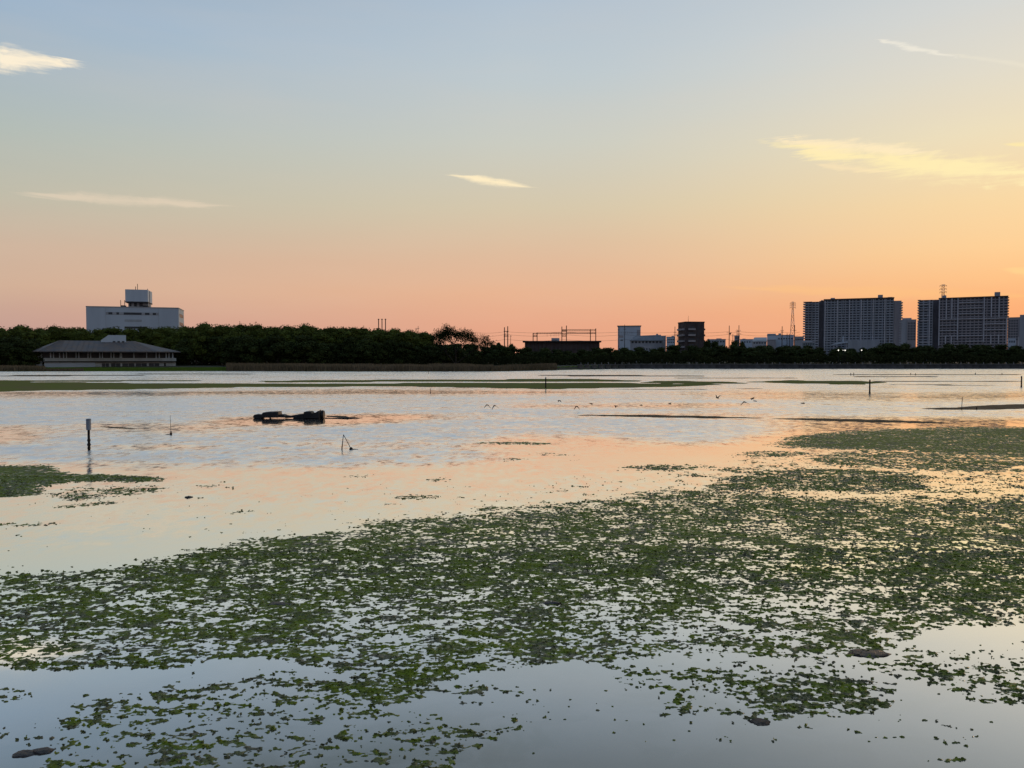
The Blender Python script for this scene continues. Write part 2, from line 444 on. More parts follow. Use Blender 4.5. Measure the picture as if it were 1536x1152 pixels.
# --- wind on the water 0 calm .. 1 ruffled
Wd = np.full(GU.shape, 0.0, np.float32)
Wd += region([(-320, 530), (1860, 530), (1860, 590), (-320, 592)], 0.85, 20, 3)
Wd = np.maximum(Wd, region([(-320, 588), (900, 586), (1150, 588), (1860, 592), (1860, 632), (1400, 630), (1250, 632), (1200, 640), (1080, 668), (900, 680), (640, 698), (500, 700), (260, 702), (-320, 690)], 1.0, 30, 9))
Wd = np.maximum(Wd, region([(60, 822), (90, 806), (160, 792), (260, 780), (360, 762), (375, 772), (330, 790), (220, 806), (120, 826)], 0.16, 20, 8))
Wd = np.maximum(Wd, region([(-320, 640), (1860, 640), (1860, 720), (900, 760), (400, 800), (-320, 850)], 0.2, 60, 14))
for pl, val in (
    (region([(300, 632), (360, 624), (480, 622), (640, 622), (660, 628), (560, 636), (470, 640), (340, 640)], 1, 24, 2), 0.85),
    (region([(-320, 640), (0, 640), (70, 642), (60, 664), (0, 668), (-320, 668)], 1, 24, 3), 0.7),
    (region([(120, 634), (250, 634), (380, 640), (400, 650), (240, 652), (130, 644)], 1, 30, 3), 0.6),
    (region([(700, 668), (740, 652), (900, 652), (1010, 664), (1100, 670), (1180, 650), (1200, 690), (900, 704), (760, 690)], 1, 30, 4), 0.72),
    (region([(860, 626), (900, 618), (1130, 620), (1400, 628), (1860, 626), (1860, 648), (1200, 640), (1100, 630)], 1, 24, 2), 0.45),
    (region([(720, 606), (1100, 604), (1200, 610), (1000, 613), (800, 613)], 1, 30, 2), 0.6),
    (region([(1000, 592), (1860, 592), (1860, 604), (1200, 602)], 1, 30, 3), 0.45),
    (region([(160, 668), (300, 666), (320, 674), (170, 676)], 1, 30, 2), 0.7),
    (region([(-320, 586), (200, 588), (600, 583), (900, 586), (900, 590), (-320, 596)], 1, 30, 2), 0.6)):
    Wd = Wd * (1 - pl * val)

# ------------------------------------------------------------------ ground sheet, water
def shore_y(x):
    """distance of the far waterline"""
    t = np.clip((x + 10.0) / 60.0, 0, 1); t = t * t * (3 - 2 * t)
    return 243.0 + 62.0 * t + 3.0 * np.sin(x * 0.05) * (1 - t)
def land_z(x, y):
    d = y - shore_y(x)
    t = np.clip((x + 10.0) / 60.0, 0, 1)
    left = np.clip(d / 50.0, 0, 1) * 0.55 + np.clip((d - 50) / 60.0, 0, 1) * 1.2 + 0.05
    right = np.where(d > 2.5, 1.9, -0.3)
    z = left * (1 - t) + right * t
    z = np.where(d < 0, np.maximum(-0.22, d * 0.02 - 0.02), z)
    return z
ys = np.concatenate([np.linspace(-300, 200, 26), np.linspace(205, 420, 130), np.linspace(430, 1100, 40), np.geomspace(1200, 9000, 14)])
xs = np.concatenate([-np.geomspace(5000, 300, 14), np.linspace(-290, 330, 160), np.geomspace(345, 6000, 16)])
GX, GY = np.meshgrid(xs, ys)
GZ = land_z(GX, GY)
def grid_mesh(name, X, Y, Z, m):
    ny, nx = X.shape
    me = bpy.data.meshes.new(name)
    idx = np.arange(nx * ny).reshape(ny, nx)
    f = np.stack([idx[:-1, :-1], idx[:-1, 1:], idx[1:, 1:], idx[1:, :-1]], -1).reshape(-1, 4)
    fill_mesh(me, np.stack([X, Y, Z], -1).reshape(-1, 3), f)
    me.materials.append(m)
    return me
def fill_mesh(me, co, quads):
    n = len(quads)
    me.vertices.add(len(co)); me.vertices.foreach_set('co', np.ascontiguousarray(co, np.float32).ravel())
    me.loops.add(n * 4); me.loops.foreach_set('vertex_index', np.ascontiguousarray(quads, np.int32).ravel())
    me.polygons.add(n)
    me.polygons.foreach_set('loop_start', np.arange(0, n * 4, 4, dtype=np.int32))
    me.polygons.foreach_set('loop_total', np.full(n, 4, np.int32))
    me.update(calc_edges=True)

m_ground = mat('earth', (0.075, 0.066, 0.045), 0.9, 0.25, 0.08, (0.05, 0.06, 0.028), 0.2)
g = link('ground', grid_mesh('ground', GX, GY, GZ, m_ground), None, True)
tag(g, kind='structure')

def water_material():
    m = bpy.data.materials.new('tidal_water'); m.use_nodes = True
    t = NT(m.node_tree); b = m.node_tree.nodes['Principled BSDF']
    tcn = t.n('ShaderNodeTexCoord'); P = tcn.outputs['Object']
    at_ = t.n('ShaderNodeAttribute', attribute_name='wind')
    patch = t.noise(t.mapping(P, (0.05, 0.16, 1)), 1.0, 4.0, 0.6)
    patch2 = t.noise(t.mapping(P, (0.35, 0.8, 1)), 1.0, 3.0, 0.6)
    wind = t.math('MULTIPLY', at_.outputs['Fac'], t.ss(patch.outputs['Fac'], 0.3, 0.62, 0.7, 1.15))
    wind = t.math('MULTIPLY', wind, t.ss(patch2.outputs['Fac'], 0.3, 0.65, 0.72, 1.15))
    n1 = t.noise(t.mapping(P, (1.7, 1.15, 1)), 1.0, 2.0, 0.55, 0.4)
    n2 = t.noise(t.mapping(P, (4.5, 3.2, 1), (7, 3, 0)), 1.0, 2.0, 0.5, 0.3)
    n3 = t.noise(t.mapping(P, (0.25, 0.5, 1)), 1.0, 2.0, 0.5)
    def slope(nd, s):
        v = t.n('ShaderNodeVectorMath', operation='SUBTRACT'); t.put(v.inputs[0], nd.outputs['Color']); v.inputs[1].default_value = (0.5, 0.5, 0.5)
        w = t.n('ShaderNodeVectorMath', operation='SCALE'); t.put(w.inputs[0], v.outputs[0]); t.put(w.inputs['Scale'], s)
        return w.outputs[0]
    def vadd(a, c):
        v = t.n('ShaderNodeVectorMath', operation='ADD'); t.put(v.inputs[0], a); t.put(v.inputs[1], c); return v.outputs[0]
    s = vadd(slope(n1, t.math('MULTIPLY', wind, 0.40)), slope(n2, t.math('MULTIPLY', wind, 0.36)))
    s = vadd(s, slope(n3, 0.012))
    s = vadd(s, slope(n2, 0.006))
    sx = t.n('ShaderNodeSeparateXYZ'); t.put(sx.inputs[0], s)
    cb = t.n('ShaderNodeCombineXYZ'); t.put(cb.inputs[0], t.math('MULTIPLY', sx.outputs[0], 0.5)); t.put(cb.inputs[1], sx.outputs[1]); cb.inputs[2].default_value = 1.0
    nn = t.n('ShaderNodeVectorMath', operation='NORMALIZE'); t.put(nn.inputs[0], cb.outputs[0])
    t.put(b.inputs['Normal'], nn.outputs[0])
    silt = t.noise(t.mapping(P, (0.12, 0.2, 1)), 1.0, 5.0, 0.6)
    c = t.mix(t.ss(silt.outputs['Fac'], 0.35, 0.65), (0.135, 0.14, 0.115), (0.175, 0.17, 0.14))
    wa = t.n('ShaderNodeAttribute', attribute_name='weed')
    wsm = t.noise(t.mapping(P, (1.2, 1.6, 1)), 1.0, 5.0, 0.65, 0.6)
    c = t.mix(t.math('MULTIPLY', wa.outputs['Fac'], t.ss(wsm.outputs['Fac'], 0.42, 0.6)), c, (0.05, 0.06, 0.03))
    rr = t.math('MULTIPLY', wind, t.ss(n1.outputs['Fac'], 0.35, 0.65, 0.21, 0.36))
    t.put(b.inputs['Roughness'], t.math('ADD', rr, 0.03))
    b.inputs['IOR'].default_value = 1.33
    # shallow film of water: mirror-like at low angles, silt showing through when looked into
    lw = t.n('ShaderNodeLayerWeight'); lw.inputs['Blend'].default_value = 0.5
    refl = t.ramp(lw.outputs['Facing'], [(0.0, (0.05,) * 3), (0.35, (0.16,) * 3), (0.53, (0.26,) * 3), (0.63, (0.58,) * 3), (0.72, (0.92,) * 3), (0.85, (0.98,) * 3), (1.0, (1.0,) * 3)])
    gl = t.n('ShaderNodeBsdfGlossy'); gl.inputs['Color'].default_value = (1.0, 0.995, 0.975, 1)
    t.put(gl.inputs['Roughness'], t.math('ADD', rr, 0.05)); t.put(gl.inputs['Normal'], nn.outputs[0])
    df = t.n('ShaderNodeBsdfDiffuse'); t.put(df.inputs['Color'], c)
    ms = t.n('ShaderNodeMixShader'); t.put(ms.inputs[0], refl); t.put(ms.inputs[1], df.outputs[0]); t.put(ms.inputs[2], gl.outputs[0])
    out = [n for n in m.node_tree.nodes if n.type == 'OUTPUT_MATERIAL'][0]
    t.put(out.inputs['Surface'], ms.outputs[0])
    m.node_tree.nodes.remove(b)
    return m
wys = np.concatenate([np.linspace(-250, 4, 12), np.geomspace(6, 330, 330)])
wxs = np.concatenate([-np.geomspace(3000, 260, 10), np.linspace(-250, 250, 420), np.geomspace(260, 3000, 10)])
WX, WY = np.meshgrid(wxs, wys)
wu, wv = project(WX, WY, 0.0)
front = WY > 5.0
wind = np.where(front, sample(Wd, wu, wv), 0.05).astype(np.float32)
wme = grid_mesh('water', WX, WY, np.zeros_like(WX), water_material())
at_w = wme.attributes.new('wind', 'FLOAT', 'POINT'); at_w.data.foreach_set('value', wind.ravel())
at_w = wme.attributes.new('weed', 'FLOAT', 'POINT'); at_w.data.foreach_set('value', np.where(front, np.clip(blur(blur(A, 20, 1), 12, 0)[np.clip((wv - V0).astype(int), 0, A.shape[0] - 1), np.clip(((wu - U0) / 2).astype(int), 0, A.shape[1] - 1)] * 2.0, 0, 1), 0).astype(np.float32).ravel())
tag(link('water', wme, None, True), kind='structure')

# ------------------------------------------------------------------ algae cover, mud bars: height fields that break the water surface
STRIPS = [(4.5, 10, .012, .015, 8.5), (9.985, 16, .018, .027, 13), (15.97, 26, .028, .055, 20), (25.94, 45, .05, .12, 33), (44.9, 90, .10, .35, 64), (89.6, 170, .25, .7, 122), (169.3, 245, .4, 1.2, 190)]
def cover_mesh(name, dens, height_fn, m, strips, zmin=-0.004):
    cos = []; qs = []; off = 0
    for (y0, y1, dx, dy, hw) in strips:
        x = np.arange(-hw, hw + dx, dx); y = np.arange(y0, y1 + dy, dy)
        X, Y = np.meshgrid(x, y)
        uu, vv = project(X, Y, 0.0)
        D = sample(dens, uu, vv)
        if D.max() < 0.02:
            continue
        Z = np.full(X.shape, -1.0, np.float32)
        act = D > 0.02
        Z[act] = height_fn(X[act], Y[act], D[act])
        up = Z > zmin
        q = up[:-1, :-1] | up[:-1, 1:] | up[1:, 1:] | up[1:, :-1]
        idx = np.arange(X.size).reshape(X.shape)
        f = np.stack([idx[:-1, :-1][q], idx[:-1, 1:][q], idx[1:, 1:][q], idx[1:, :-1][q]], -1)
        used, inv = np.unique(f, return_inverse=True)
        Z = np.maximum(Z, -0.05)
        # break the lattice: jitter the points a little
        jx = (vnoise(X.ravel()[used] * 211.0, Y.ravel()[used] * 197.0, 5) - 0.5) * dx * 0.7
        jy = (vnoise(X.ravel()[used] * 173.0, Y.ravel()[used] * 231.0, 6) - 0.5) * dy * 0.7
        cos.append(np.stack([X.ravel()[used] + jx, Y.ravel()[used] + jy, Z.ravel()[used]], -1)); qs.append(inv.reshape(-1, 4) + off); off += len(used)
    co = np.concatenate(cos); q = np.concatenate(qs)
    me = bpy.data.meshes.new(name); fill_mesh(me, co, q); me.materials.append(m)
    return me, co

def algae_h(x, y, d):
    wx_ = fbm(x, y, 0.33, 2, 0.5, 91) * 0.09; wy_ = fbm(x, y, 0.33, 2, 0.5, 95) * 0.09
    big = fbm(x * 0.8, y * 0.7, 2.4, 3, 0.55, 3)
    mid = fbm((x + wx_ * .7) * 0.48, (y + wy_ * .7) * 1.35, 0.105, 3, 0.7, 11)
    clus = fbm((x + wx_) * 0.7, (y + wy_) * 1.2, 0.55, 2, 0.5, 61)
    fine = fbm((x + wx_ * .5) * .75, y + wy_ * .5, 0.045, 2, 0.65, 29)
    ridge = np.abs(fbm((x + wx_ * 2) * 0.8, (y + wy_ * 2) * 1.2, 0.5, 2, 0.5, 41))
    n = mid * 0.72 + clus * 0.30 + big * 0.20 + fine * 0.46 + (0.16 - ridge) * 0.22
    t = n + (d - 0.5) * 1.05 - 0.34 * np.clip((0.22 - d) / 0.22, 0, 1)
    return np.where(t > 0, 0.002 + np.minimum(t, 0.6) * 0.014 + fine * 0.010, t * 0.10).astype(np.float32)
def algae_mat():
    m = bpy.data.materials.new('sea_lettuce'); m.use_nodes = True
    t = NT(m.node_tree); b = m.node_tree.nodes['Principled BSDF']
    tcn = t.n('ShaderNodeTexCoord'); P = tcn.outputs['Object']
    a = t.noise(P, 0.8, 5.0, 0.65, 0.4); c = t.noise(t.mapping(P, (3.2, 4.4, 4)), 1.0, 5.0, 0.7, 0.8); d = t.noise(P, 30.0, 3.0, 0.6)
    col = t.mix(t.ss(c.outputs['Fac'], 0.36, 0.6), (0.135, 0.15, 0.046), (0.17, 0.22, 0.02))
    grey = t.mix(t.ss(d.outputs['Fac'], 0.35, 0.65), (0.185, 0.17, 0.11), (0.105, 0.108, 0.058))
    col = t.mix(t.math('MULTIPLY', t.ss(a.outputs['Fac'], 0.40, 0.62), t.ss(c.outputs['Fac'], 0.62, 0.40)), col, grey)
    col = t.mix(t.ss(d.outputs['Fac'], 0.5, 0.72, 0.0, 0.6), col, (0.048, 0.062, 0.018))
    t.put(b.inputs['Base Color'], col)
    sp3 = t.n('ShaderNodeSeparateXYZ'); t.put(sp3.inputs[0], P)
    wet = t.ss(sp3.outputs[2], 0.010, 0.002)       # the lowest fronds lie wet in the film of water
    t.put(b.inputs['Roughness'], t.ss(wet, 0, 1, 0.65, 0.3))
    t.put(b.inputs['Specular IOR Level'], t.ss(wet, 0, 1, 0.05, 0.24))
    bn = t.n('ShaderNodeBump'); bn.inputs['Distance'].default_value = 0.02; bn.inputs['Strength'].default_value = 0.8
    t.put(bn.inputs['Height'], t.noise(P, 45.0, 3.0, 0.6).outputs['Fac'])
    t.put(b.inputs['Normal'], bn.outputs['Normal'])
    return m
m_alg = algae_mat()
ame, aco = cover_mesh('algae_mat', A, algae_h, m_alg, STRIPS[:6])
# loose ruffled fronds standing up out of the mat
rng = np.random.default_rng(4)
tops = aco[(aco[:, 2] > 0.006) & (aco[:, 1] < 30)]
def fronds(pts, n, smin, smax, rr):
    k = rr.integers(0, len(pts), n)
    p = pts[k]
    ang = rr.uniform(0, math.tau, n); s = rr.uniform(smin, smax, n) * (0.7 + p[:, 1] / 30.0); tilt = rr.uniform(0.15, 0.9, n)
    dx, dy = np.cos(ang) * s, np.sin(ang) * s
    hx, hy = -np.sin(ang), np.cos(ang)
    hgt = s * 0.75 * tilt
    a = p + np.stack([-dx, -dy, np.full(n, -0.006)], -1); b = p + np.stack([dx, dy, np.full(n, -0.006)], -1)
    out = s * 0.8 * (1 - tilt * 0.5)
    c = p + np.stack([dx * 0.7 + hx * out, dy * 0.7 + hy * out, hgt], -1); d = p + np.stack([-dx * 0.9 + hx * out * 1.2, -dy * 0.9 + hy * out * 1.2, hgt * rr.uniform(0.3, 1.0, n)], -1)
    co = np.stack([a, b, c, d], 1).reshape(-1, 3)
    return co, np.arange(4 * n).reshape(-1, 4)
alg = tag(link('algae_mat', ame, None, True), 'dark green ragged algae mat breaking through the shallow water', 'algae', kind='stuff')
fco, fq = fronds(tops, 60000, 0.008, 0.022, rng)
fme = bpy.data.meshes.new('algae_fronds'); fill_mesh(fme, fco, fq); fme.materials.append(m_alg)
tag(link('algae_fronds', fme, alg), kind='stuff')

def green_h(x, y, d):
    n = fbm(x, y * 2.5, 14.0, 4, 0.55, 51) * 0.55 + fbm(x, y, 2.0, 2, 0.5, 57) * 0.2
    t = n + (d - 0.45) * 1.5
    return np.where(t > 0, 0.01 + np.minimum(t, 1.0) * 0.10, t * 0.1).astype(np.float32)
m_green = mat('far_sea_lettuce', (0.18, 0.195, 0.05), 0.9, 0.2, 0.25, (0.20, 0.17, 0.075), 0.0)
gme, _ = cover_mesh('green_flat', far_green, green_h, m_green, [(88, 130, .25, .35, 125), (129.6, 170, .3, .5, 150)])
tag(link('algae_flat', gme, None, True), 'olive green algae flat lying across the far water', 'algae', kind='stuff')
def bar_h(x, y, d):
    t = fbm(x, y * 1.8, 4.0, 4, 0.55, 71) * 0.35 + (d - 0.42) * 1.5
    return np.where(t > 0, 0.006 + np.minimum(t, 1.0) * 0.04 + fbm(x, y, 0.5, 2, 0.5, 77) * 0.01, t * 0.1).astype(np.float32)
m_mud = mat('wet_mud', (0.19, 0.135, 0.085), 0.8, 0.3, 0.5, (0.12, 0.09, 0.055), 0.02, 0.02)
bme, _ = cover_mesh('mud_bar', bars, bar_h, m_mud, [(34, 70, .08, .16, 60), (69.8, 125, .2, .35, 110), (124.5, 235, .4, .9, 190)])
tag(link('mudflat', bme, None, True), kind='structure')

# ================================================================== things on the far shore
def gz(x, y):
    return float(land_z(np.array([x], float), np.array([y], float))[0])
class Site:
    """a building plot: root Empty facing the camera, local metres from photo pixels"""
    def __init__(s, name, u, Y, label, cat, group=None, base=None, yaw=0.0):
        th = math.atan((u - 768.0) / F)
        x = Y * math.tan(th)
        s.z0 = gz(x, Y) if base is None else base
        s.u, s.Y = u, Y
        s.kx = Y / math.cos(th) * math.cos(th) ** 2 / F
        s.kz = Y / F
        s.root = empty(name, (x, Y, s.z0), -th + yaw)
        tag(s.root, label, cat, group)
    def x(s, u):
        return (u - s.u) * s.kx
    def z(s, v):
        return H + (HZ - v) * s.kz - s.z0
    def part(s, name, mb, m, parent=None, smooth=False):
        return mb.build(name, m, parent or s.root, smooth)

m_conc = mat('grey_concrete', (0.40, 0.43, 0.46), 0.85, 0.12, 0.15, None, 0.2, streak=True)
m_white = mat('white_render', (0.48, 0.56, 0.63), 0.8, 0.06, 0.1, (0.42, 0.49, 0.56), 0.2, streak=True)
m_glass = mat('dark_glass', (0.055, 0.064, 0.075), 0.35, 0.1, 0.5, None, 0.2)
m_dark = mat('dark_steel', (0.03, 0.03, 0.032), 0.6, 0.2, 1.0, None, 0.3)
m_rust = mat('rust_steel', (0.09, 0.045, 0.03), 0.8, 0.3, 1.5, (0.05, 0.03, 0.025), 0.2)
m_brick = mat('brown_tile', (0.085, 0.07, 0.07), 0.8, 0.15, 0.4, None, 0.2)
m_fac = mat('slate_facade', (0.36, 0.40, 0.43), 0.8, 0.1, 0.2, None, 0.2, streak=True)
m_fac2 = mat('brown_grey_facade', (0.35, 0.34, 0.35), 0.8, 0.1, 0.2, None, 0.2, streak=True)
m_rib = mat('pale_rib', (0.54, 0.55, 0.57), 0.8, 0.08, 0.3, None, 0.2)
m_roof = mat('slate_roof', (0.085, 0.085, 0.09), 0.6, 0.2, 0.35, (0.16, 0.125, 0.10), 0.35)
m_wood = mat('tarred_wood', (0.022, 0.019, 0.016), 0.75, 0.3, 3.0, None, 0.3, 0.01)
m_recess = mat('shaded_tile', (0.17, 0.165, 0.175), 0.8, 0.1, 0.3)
m_red = mat('red_pylon_paint', (0.42, 0.09, 0.045), 0.7, 0.1, 1.0, None, 0.3)
m_wpaint = mat('white_pylon_paint', (0.6, 0.55, 0.5), 0.7, 0.1, 1.0, None, 0.3)

# ------------------------------------------------------------------ nature centre with the wide roof
S = Site('visitor_centre', 165, 300, 'long two storey visitor centre with wide hipped dark roof and white roof dormer', 'building', base=0.35)
X, Z = S.x, S.z
zb, zf, zp, ze, zr = 0.0, Z(543), Z(537), Z(527), Z(510.8)
D0 = 4.0
wl = mat('pale_wall', (0.46, 0.50, 0.50), 0.85, 0.1, 0.3, None, 0.2, streak=True)
S.part('lower_wall', MB().box(X(143), X(268.5), D0, D0 + 14, zb, zf), wl)
S.part('white_wall', MB().box(X(69), X(143) - 0.003, D0 - 0.6, D0 + 13, zb, zf), m_white)['label'] = 'plain white lower wall'
for (a, b) in ((153, 163.5), (167, 181), (184, 202.5), (205, 222), (225.5, 242)):
    f = S.part('window', MB().box(X(a), X(b), D0 - 0.10, D0 - 0.02, Z(550), Z(545)), m_glass)
    S.part('mullion', MB().box(X((a + b) / 2) - .05, X((a + b) / 2) + .05, D0 - 0.14, D0 - 0.102, Z(550), Z(545)), wl, f)
    S.part('sill', MB().box(X(a) - .1, X(b) + .1, D0 - 0.2, D0 - 0.004, Z(550) - 0.12, Z(550) - 0.003), wl, f)
S.part('door', MB().box(X(249.5), X(252.5), D0 - 0.08, D0 - 0.02, 0.02, Z(545)), m_dark)
for a in (148, 165, 182.7, 203.7, 223.7, 245, 256):
    S.part('pilaster', MB().box(X(a) - 0.15, X(a) + 0.15, D0 - 0.18, D0 - 0.003, zb, zf - 0.05), wl)
S.part('floor_slab', MB().box(X(66), X(269), D0 - 1.4, D0 + 15, zf, zf + 0.35), m_dark)
S.part('balcony_parapet', MB().box(X(68), X(269), D0 - 1.5, D0 - 1.2, zf + 0.353, zp), wl)
S.part('balcony_parapet', MB().box(X(268), X(269) - 0.003, D0 - 1.197, D0 + 15, zf + 0.353, zp), wl)
S.part('window_wall', MB().box(X(60), X(266), D0 + 0.4, D0 + 13, zf + 0.36, ze), m_glass)
for a in (78.5, 82.5, 91, 97, 101, 115, 119, 132.5, 136.5, 150, 154, 167, 171, 181, 183, 202, 222, 237, 242, 253, 257.5, 263.5):
    S.part('column', MB().box(X(a) - 0.2, X(a) + 0.2, D0 - 1.15, D0 - 0.8, zf + 0.36, ze - 0.37), m_white)
S.part('glazed_stair', MB().prism([(X(53), D0 + 4), (X(57), D0), (X(66), D0 - 0.8), (X(67.5), D0 + 3), (X(60) - .01, D0 + 12), (X(54), D0 + 9)], 0.0, ze - 0.3), m_fac)
# polygonal hipped roof
ev = [(X(50), 3), (X(60), -0.5), (X(90), -2.2), (X(165), -2.8), (X(240), -2.0), (X(276), 1.5), (X(280), 12), (X(262), 20), (X(165), 22), (X(70), 20), (X(52), 13)]
rd = [(X(84), 9.0), (X(90), 7.8), (X(98), 7.4), (X(165), 7.2), (X(205), 7.4), (X(214), 8.6), (X(214), 11), (X(205), 12), (X(165), 12.2), (X(98), 12), (X(86), 11)]
n = len(ev)
rv = [(x, y, ze - 0.35) for x, y in ev] + [(x, y, ze) for x, y in ev] + [(x, y, zr + (0.0 if i not in (0, 5, 6, 10) else -0.8)) for i, (x, y) in enumerate(rd)]
rf = [tuple(reversed(range(n)))] + [(i, (i + 1) % n, n + (i + 1) % n, n + i) for i in range(n)] + [(n + i, n + (i + 1) % n, 2 * n + (i + 1) % n, 2 * n + i) for i in range(n)] + [tuple(range(2 * n, 3 * n))]
roof = S.part('roof', MB().add(rv, rf), m_roof)
for t in np.linspace(0.04, 0.96, 26):       # standing seams on the front slope
    k = t * 3 + 1; i = int(k); q = k - i
    a = Vector(rv[n + i]).lerp(Vector(rv[n + i + 1]), q); b = Vector(rv[2 * n + i]).lerp(Vector(rv[2 * n + i + 1]), q)
    S.part('seam', MB().bar(a + Vector((0, 0, .04)), b + Vector((0, 0, .04)), 0.10, 0.07), m_roof, roof)
dm = [(X(152), 0), (X(164), 0), (X(191), 0), (X(191), 3.5), (X(164), 3.5), (X(152), 3.5)]
zt, zd = Z(502), Z(514)
dv = [(X(152), 6, Z(510)), (X(163.5), 6, zt), (X(190.5), 6, zt), (X(190.5), 6, zd - 1.2), (X(163.5), 6, zd - 1.2), (X(152), 6, zd - 1.2)]
dv = dv + [(x, 11, z) for x, y, z in dv]
dorm = S.part('dormer', MB().add(dv, [(5, 4, 3, 2, 1, 0), (6, 7, 8, 9, 10, 11)] + [(i, (i + 1) % 6, 6 + (i + 1) % 6, 6 + i) for i in range(6)]), m_white)
for a in (172, 179, 186):
    S.part('dormer_window', MB().box(X(a) - .45, X(a) + .45, 5.92, 5.98, Z(514), Z(511)), m_glass, dorm)

# ------------------------------------------------------------------ white office block behind the wood
S = Site('office_block', 204, 430, 'pale blue white office block with raised rooftop box behind the wood', 'building', yaw=R(-9))
X, Z = S.x, S.z
xl, xr, zt = X(131), X(271), Z(462)
S.part('wall', MB().box(xl, xr, 0, 26, 0, zt), m_white)
S.part('parapet', MB().box(xl - .12, xr + .12, -0.12, 26.1, zt + 0.003, zt + 0.55), m_conc)
for k, (a, b, c, d, mm) in enumerate(((160, 240, 469, 472.5, m_glass), (188, 214, 479.5, 482.5, m_glass), (188, 222, 490, 493, m_glass))):
    S.part('window', MB().box(X(a), X(b), -0.10, -0.02, Z(d), Z(c)), m_fac if k == 1 else mm)
    if k == 0:
        for a_, b_ in ((160, 164), (170, 176), (180, 187), (214, 219), (226, 231), (236, 240)):
            S.part('blind', MB().box(X(a_), X(b_), -0.15, -0.104, Z(d) + .05, Z(c) - .05), m_conc)
for c in (469, 482, 494):
    S.part('side_window', MB().box(xr + 0.02, xr + 0.1, 4, 22, Z(c + 5), Z(c)), m_glass)
for a in (160, 240):
    S.part('joint', MB().box(X(a) - .06, X(a) + .06, -0.05, -0.003, 0, zt - .3), m_conc)
ph = S.part('penthouse', MB().box(X(191), X(222), 6, 16, zt + .003, Z(452) - 0.01), m_conc)
for a, b in ((193, 196), (200, 204), (208, 213)):
    S.part('penthouse_window', MB().box(X(a), X(b), 5.9, 5.98, Z(459), Z(453.5)), m_glass, ph)
S.part('plant_box', MB().box(X(181), X(187.5), 3, 7, zt + .003, Z(458)), m_dark)
S.part('plant_box', MB().box(X(215), X(223), 2, 5.8, zt + .003, Z(458)), m_dark)
S.part('rooftop_box', MB().box(X(188), X(222.5), 3, 19, Z(452), Z(434)), m_white)
S.part('rooftop_box_base', MB().box(X(188) - .1, X(222.5) + .1, 2.9, 19.1, Z(452) - 0.6, Z(452) - .005), m_dark)
for a, c, e in ((180, 462, 450), (186, 462, 450), (203, 434, 429), (206, 434, 425), (221.5, 434, 432), (224.5, 460, 436)):
    S.part('mast', MB().tube([(X(a), 5, Z(c) + .002), (X(a), 5, Z(e))], 0.16, 6), m_dark)

# ------------------------------------------------------------------ apartment blocks
def slab_block(S, u0, u1, v0, depth, floors, m_wall, back=0.0, name='wall', bands=True, rail=m_conc):
    X, Z = S.x, S.z
    zt = Z(v0)
    w = S.part(name, MB().box(X(u0), X(u1), back, back + depth, 0, zt), m_wall)
    if bands:
        fh = zt / floors
        nb = max(int((X(u1) - X(u0)) / 3.4), 2)
        for k in range(floors):
            mb = MB()
            for j in range(nb):
                xa = X(u0) + (X(u1) - X(u0)) * (j + 0.14) / nb; xb = X(u0) + (X(u1) - X(u0)) * (j + 0.86) / nb
                mb.box(xa, xb, back - 0.06, back - 0.01, k * fh + 0.9, k * fh + fh - 0.45)
            tag(S.part('window_row', mb, m_glass, w), kind='stuff')
            S.part('floor_edge', MB().box(X(u0) + .02, X(u1) - .02, back - 0.35, back - 0.003, (k + 1) * fh - 0.32, (k + 1) * fh - 0.05), rail, w)
    return w, zt
S = Site('apartment_block', 1276, 800, 'broad grey slab apartment block beside the red and white pylon', 'apartment block')
X, Z = S.x, S.z
slab_block(S, 1234, 1338, 449.5, 15, 24, m_fac, 0, rail=m_fac)
for a in (1236, 1254.5, 1273, 1290.5, 1308, 1325):
    S.part('rib', MB().box(X(a) - .45, X(a) + .45, -1.1, -0.36, 0, Z(450.5)), m_rib)
for a in (1245, 1264, 1282, 1299, 1316.5):
    S.part('short_rib', MB().box(X(a) - .25, X(a) + .25, -0.9, -0.36, Z(470), Z(450.5)), m_conc)
S.part('parapet', MB().box(X(1233.5), X(1338.5), -1.2, 15.2, Z(449.5) + .003, Z(448)), m_brick)
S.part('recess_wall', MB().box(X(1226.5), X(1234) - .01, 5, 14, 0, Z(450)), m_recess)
w, zt = slab_block(S, 1205, 1226.5, 451.5, 14, 24, m_conc, -1.0, 'wing_wall')
fh = zt / 24
for k in range(1, 25):
    S.part('balcony', MB().box(X(1202), X(1216), -3.0, 12.5, k * fh - 0.15, k * fh + 0.85 if k < 24 else k * fh + .2), m_conc)
S.part('wing_wall', MB().box(X(1338.5), X(1349), 2, 14, 0, Z(453)), m_fac2)
for k in range(1, 24):
    S.part('balcony', MB().box(X(1346), X(1351), 1.2, 15, Z(453) * k / 24, Z(453) * k / 24 + 1.0), m_conc)
for a, b, c in ((1244, 1250.5, 446), (1315, 1322, 443.5), (1329, 1336, 447.2), (1229, 1233, 449), (1234.5, 1236.5, 448)):
    S.part('lift_tower', MB().box(X(a), X(b), 3, 10, Z(450) + .1, Z(c)), m_conc)
S.part('podium', MB().box(X(1271), X(1318), -14, -1.3, 0, Z(511)), m_fac)

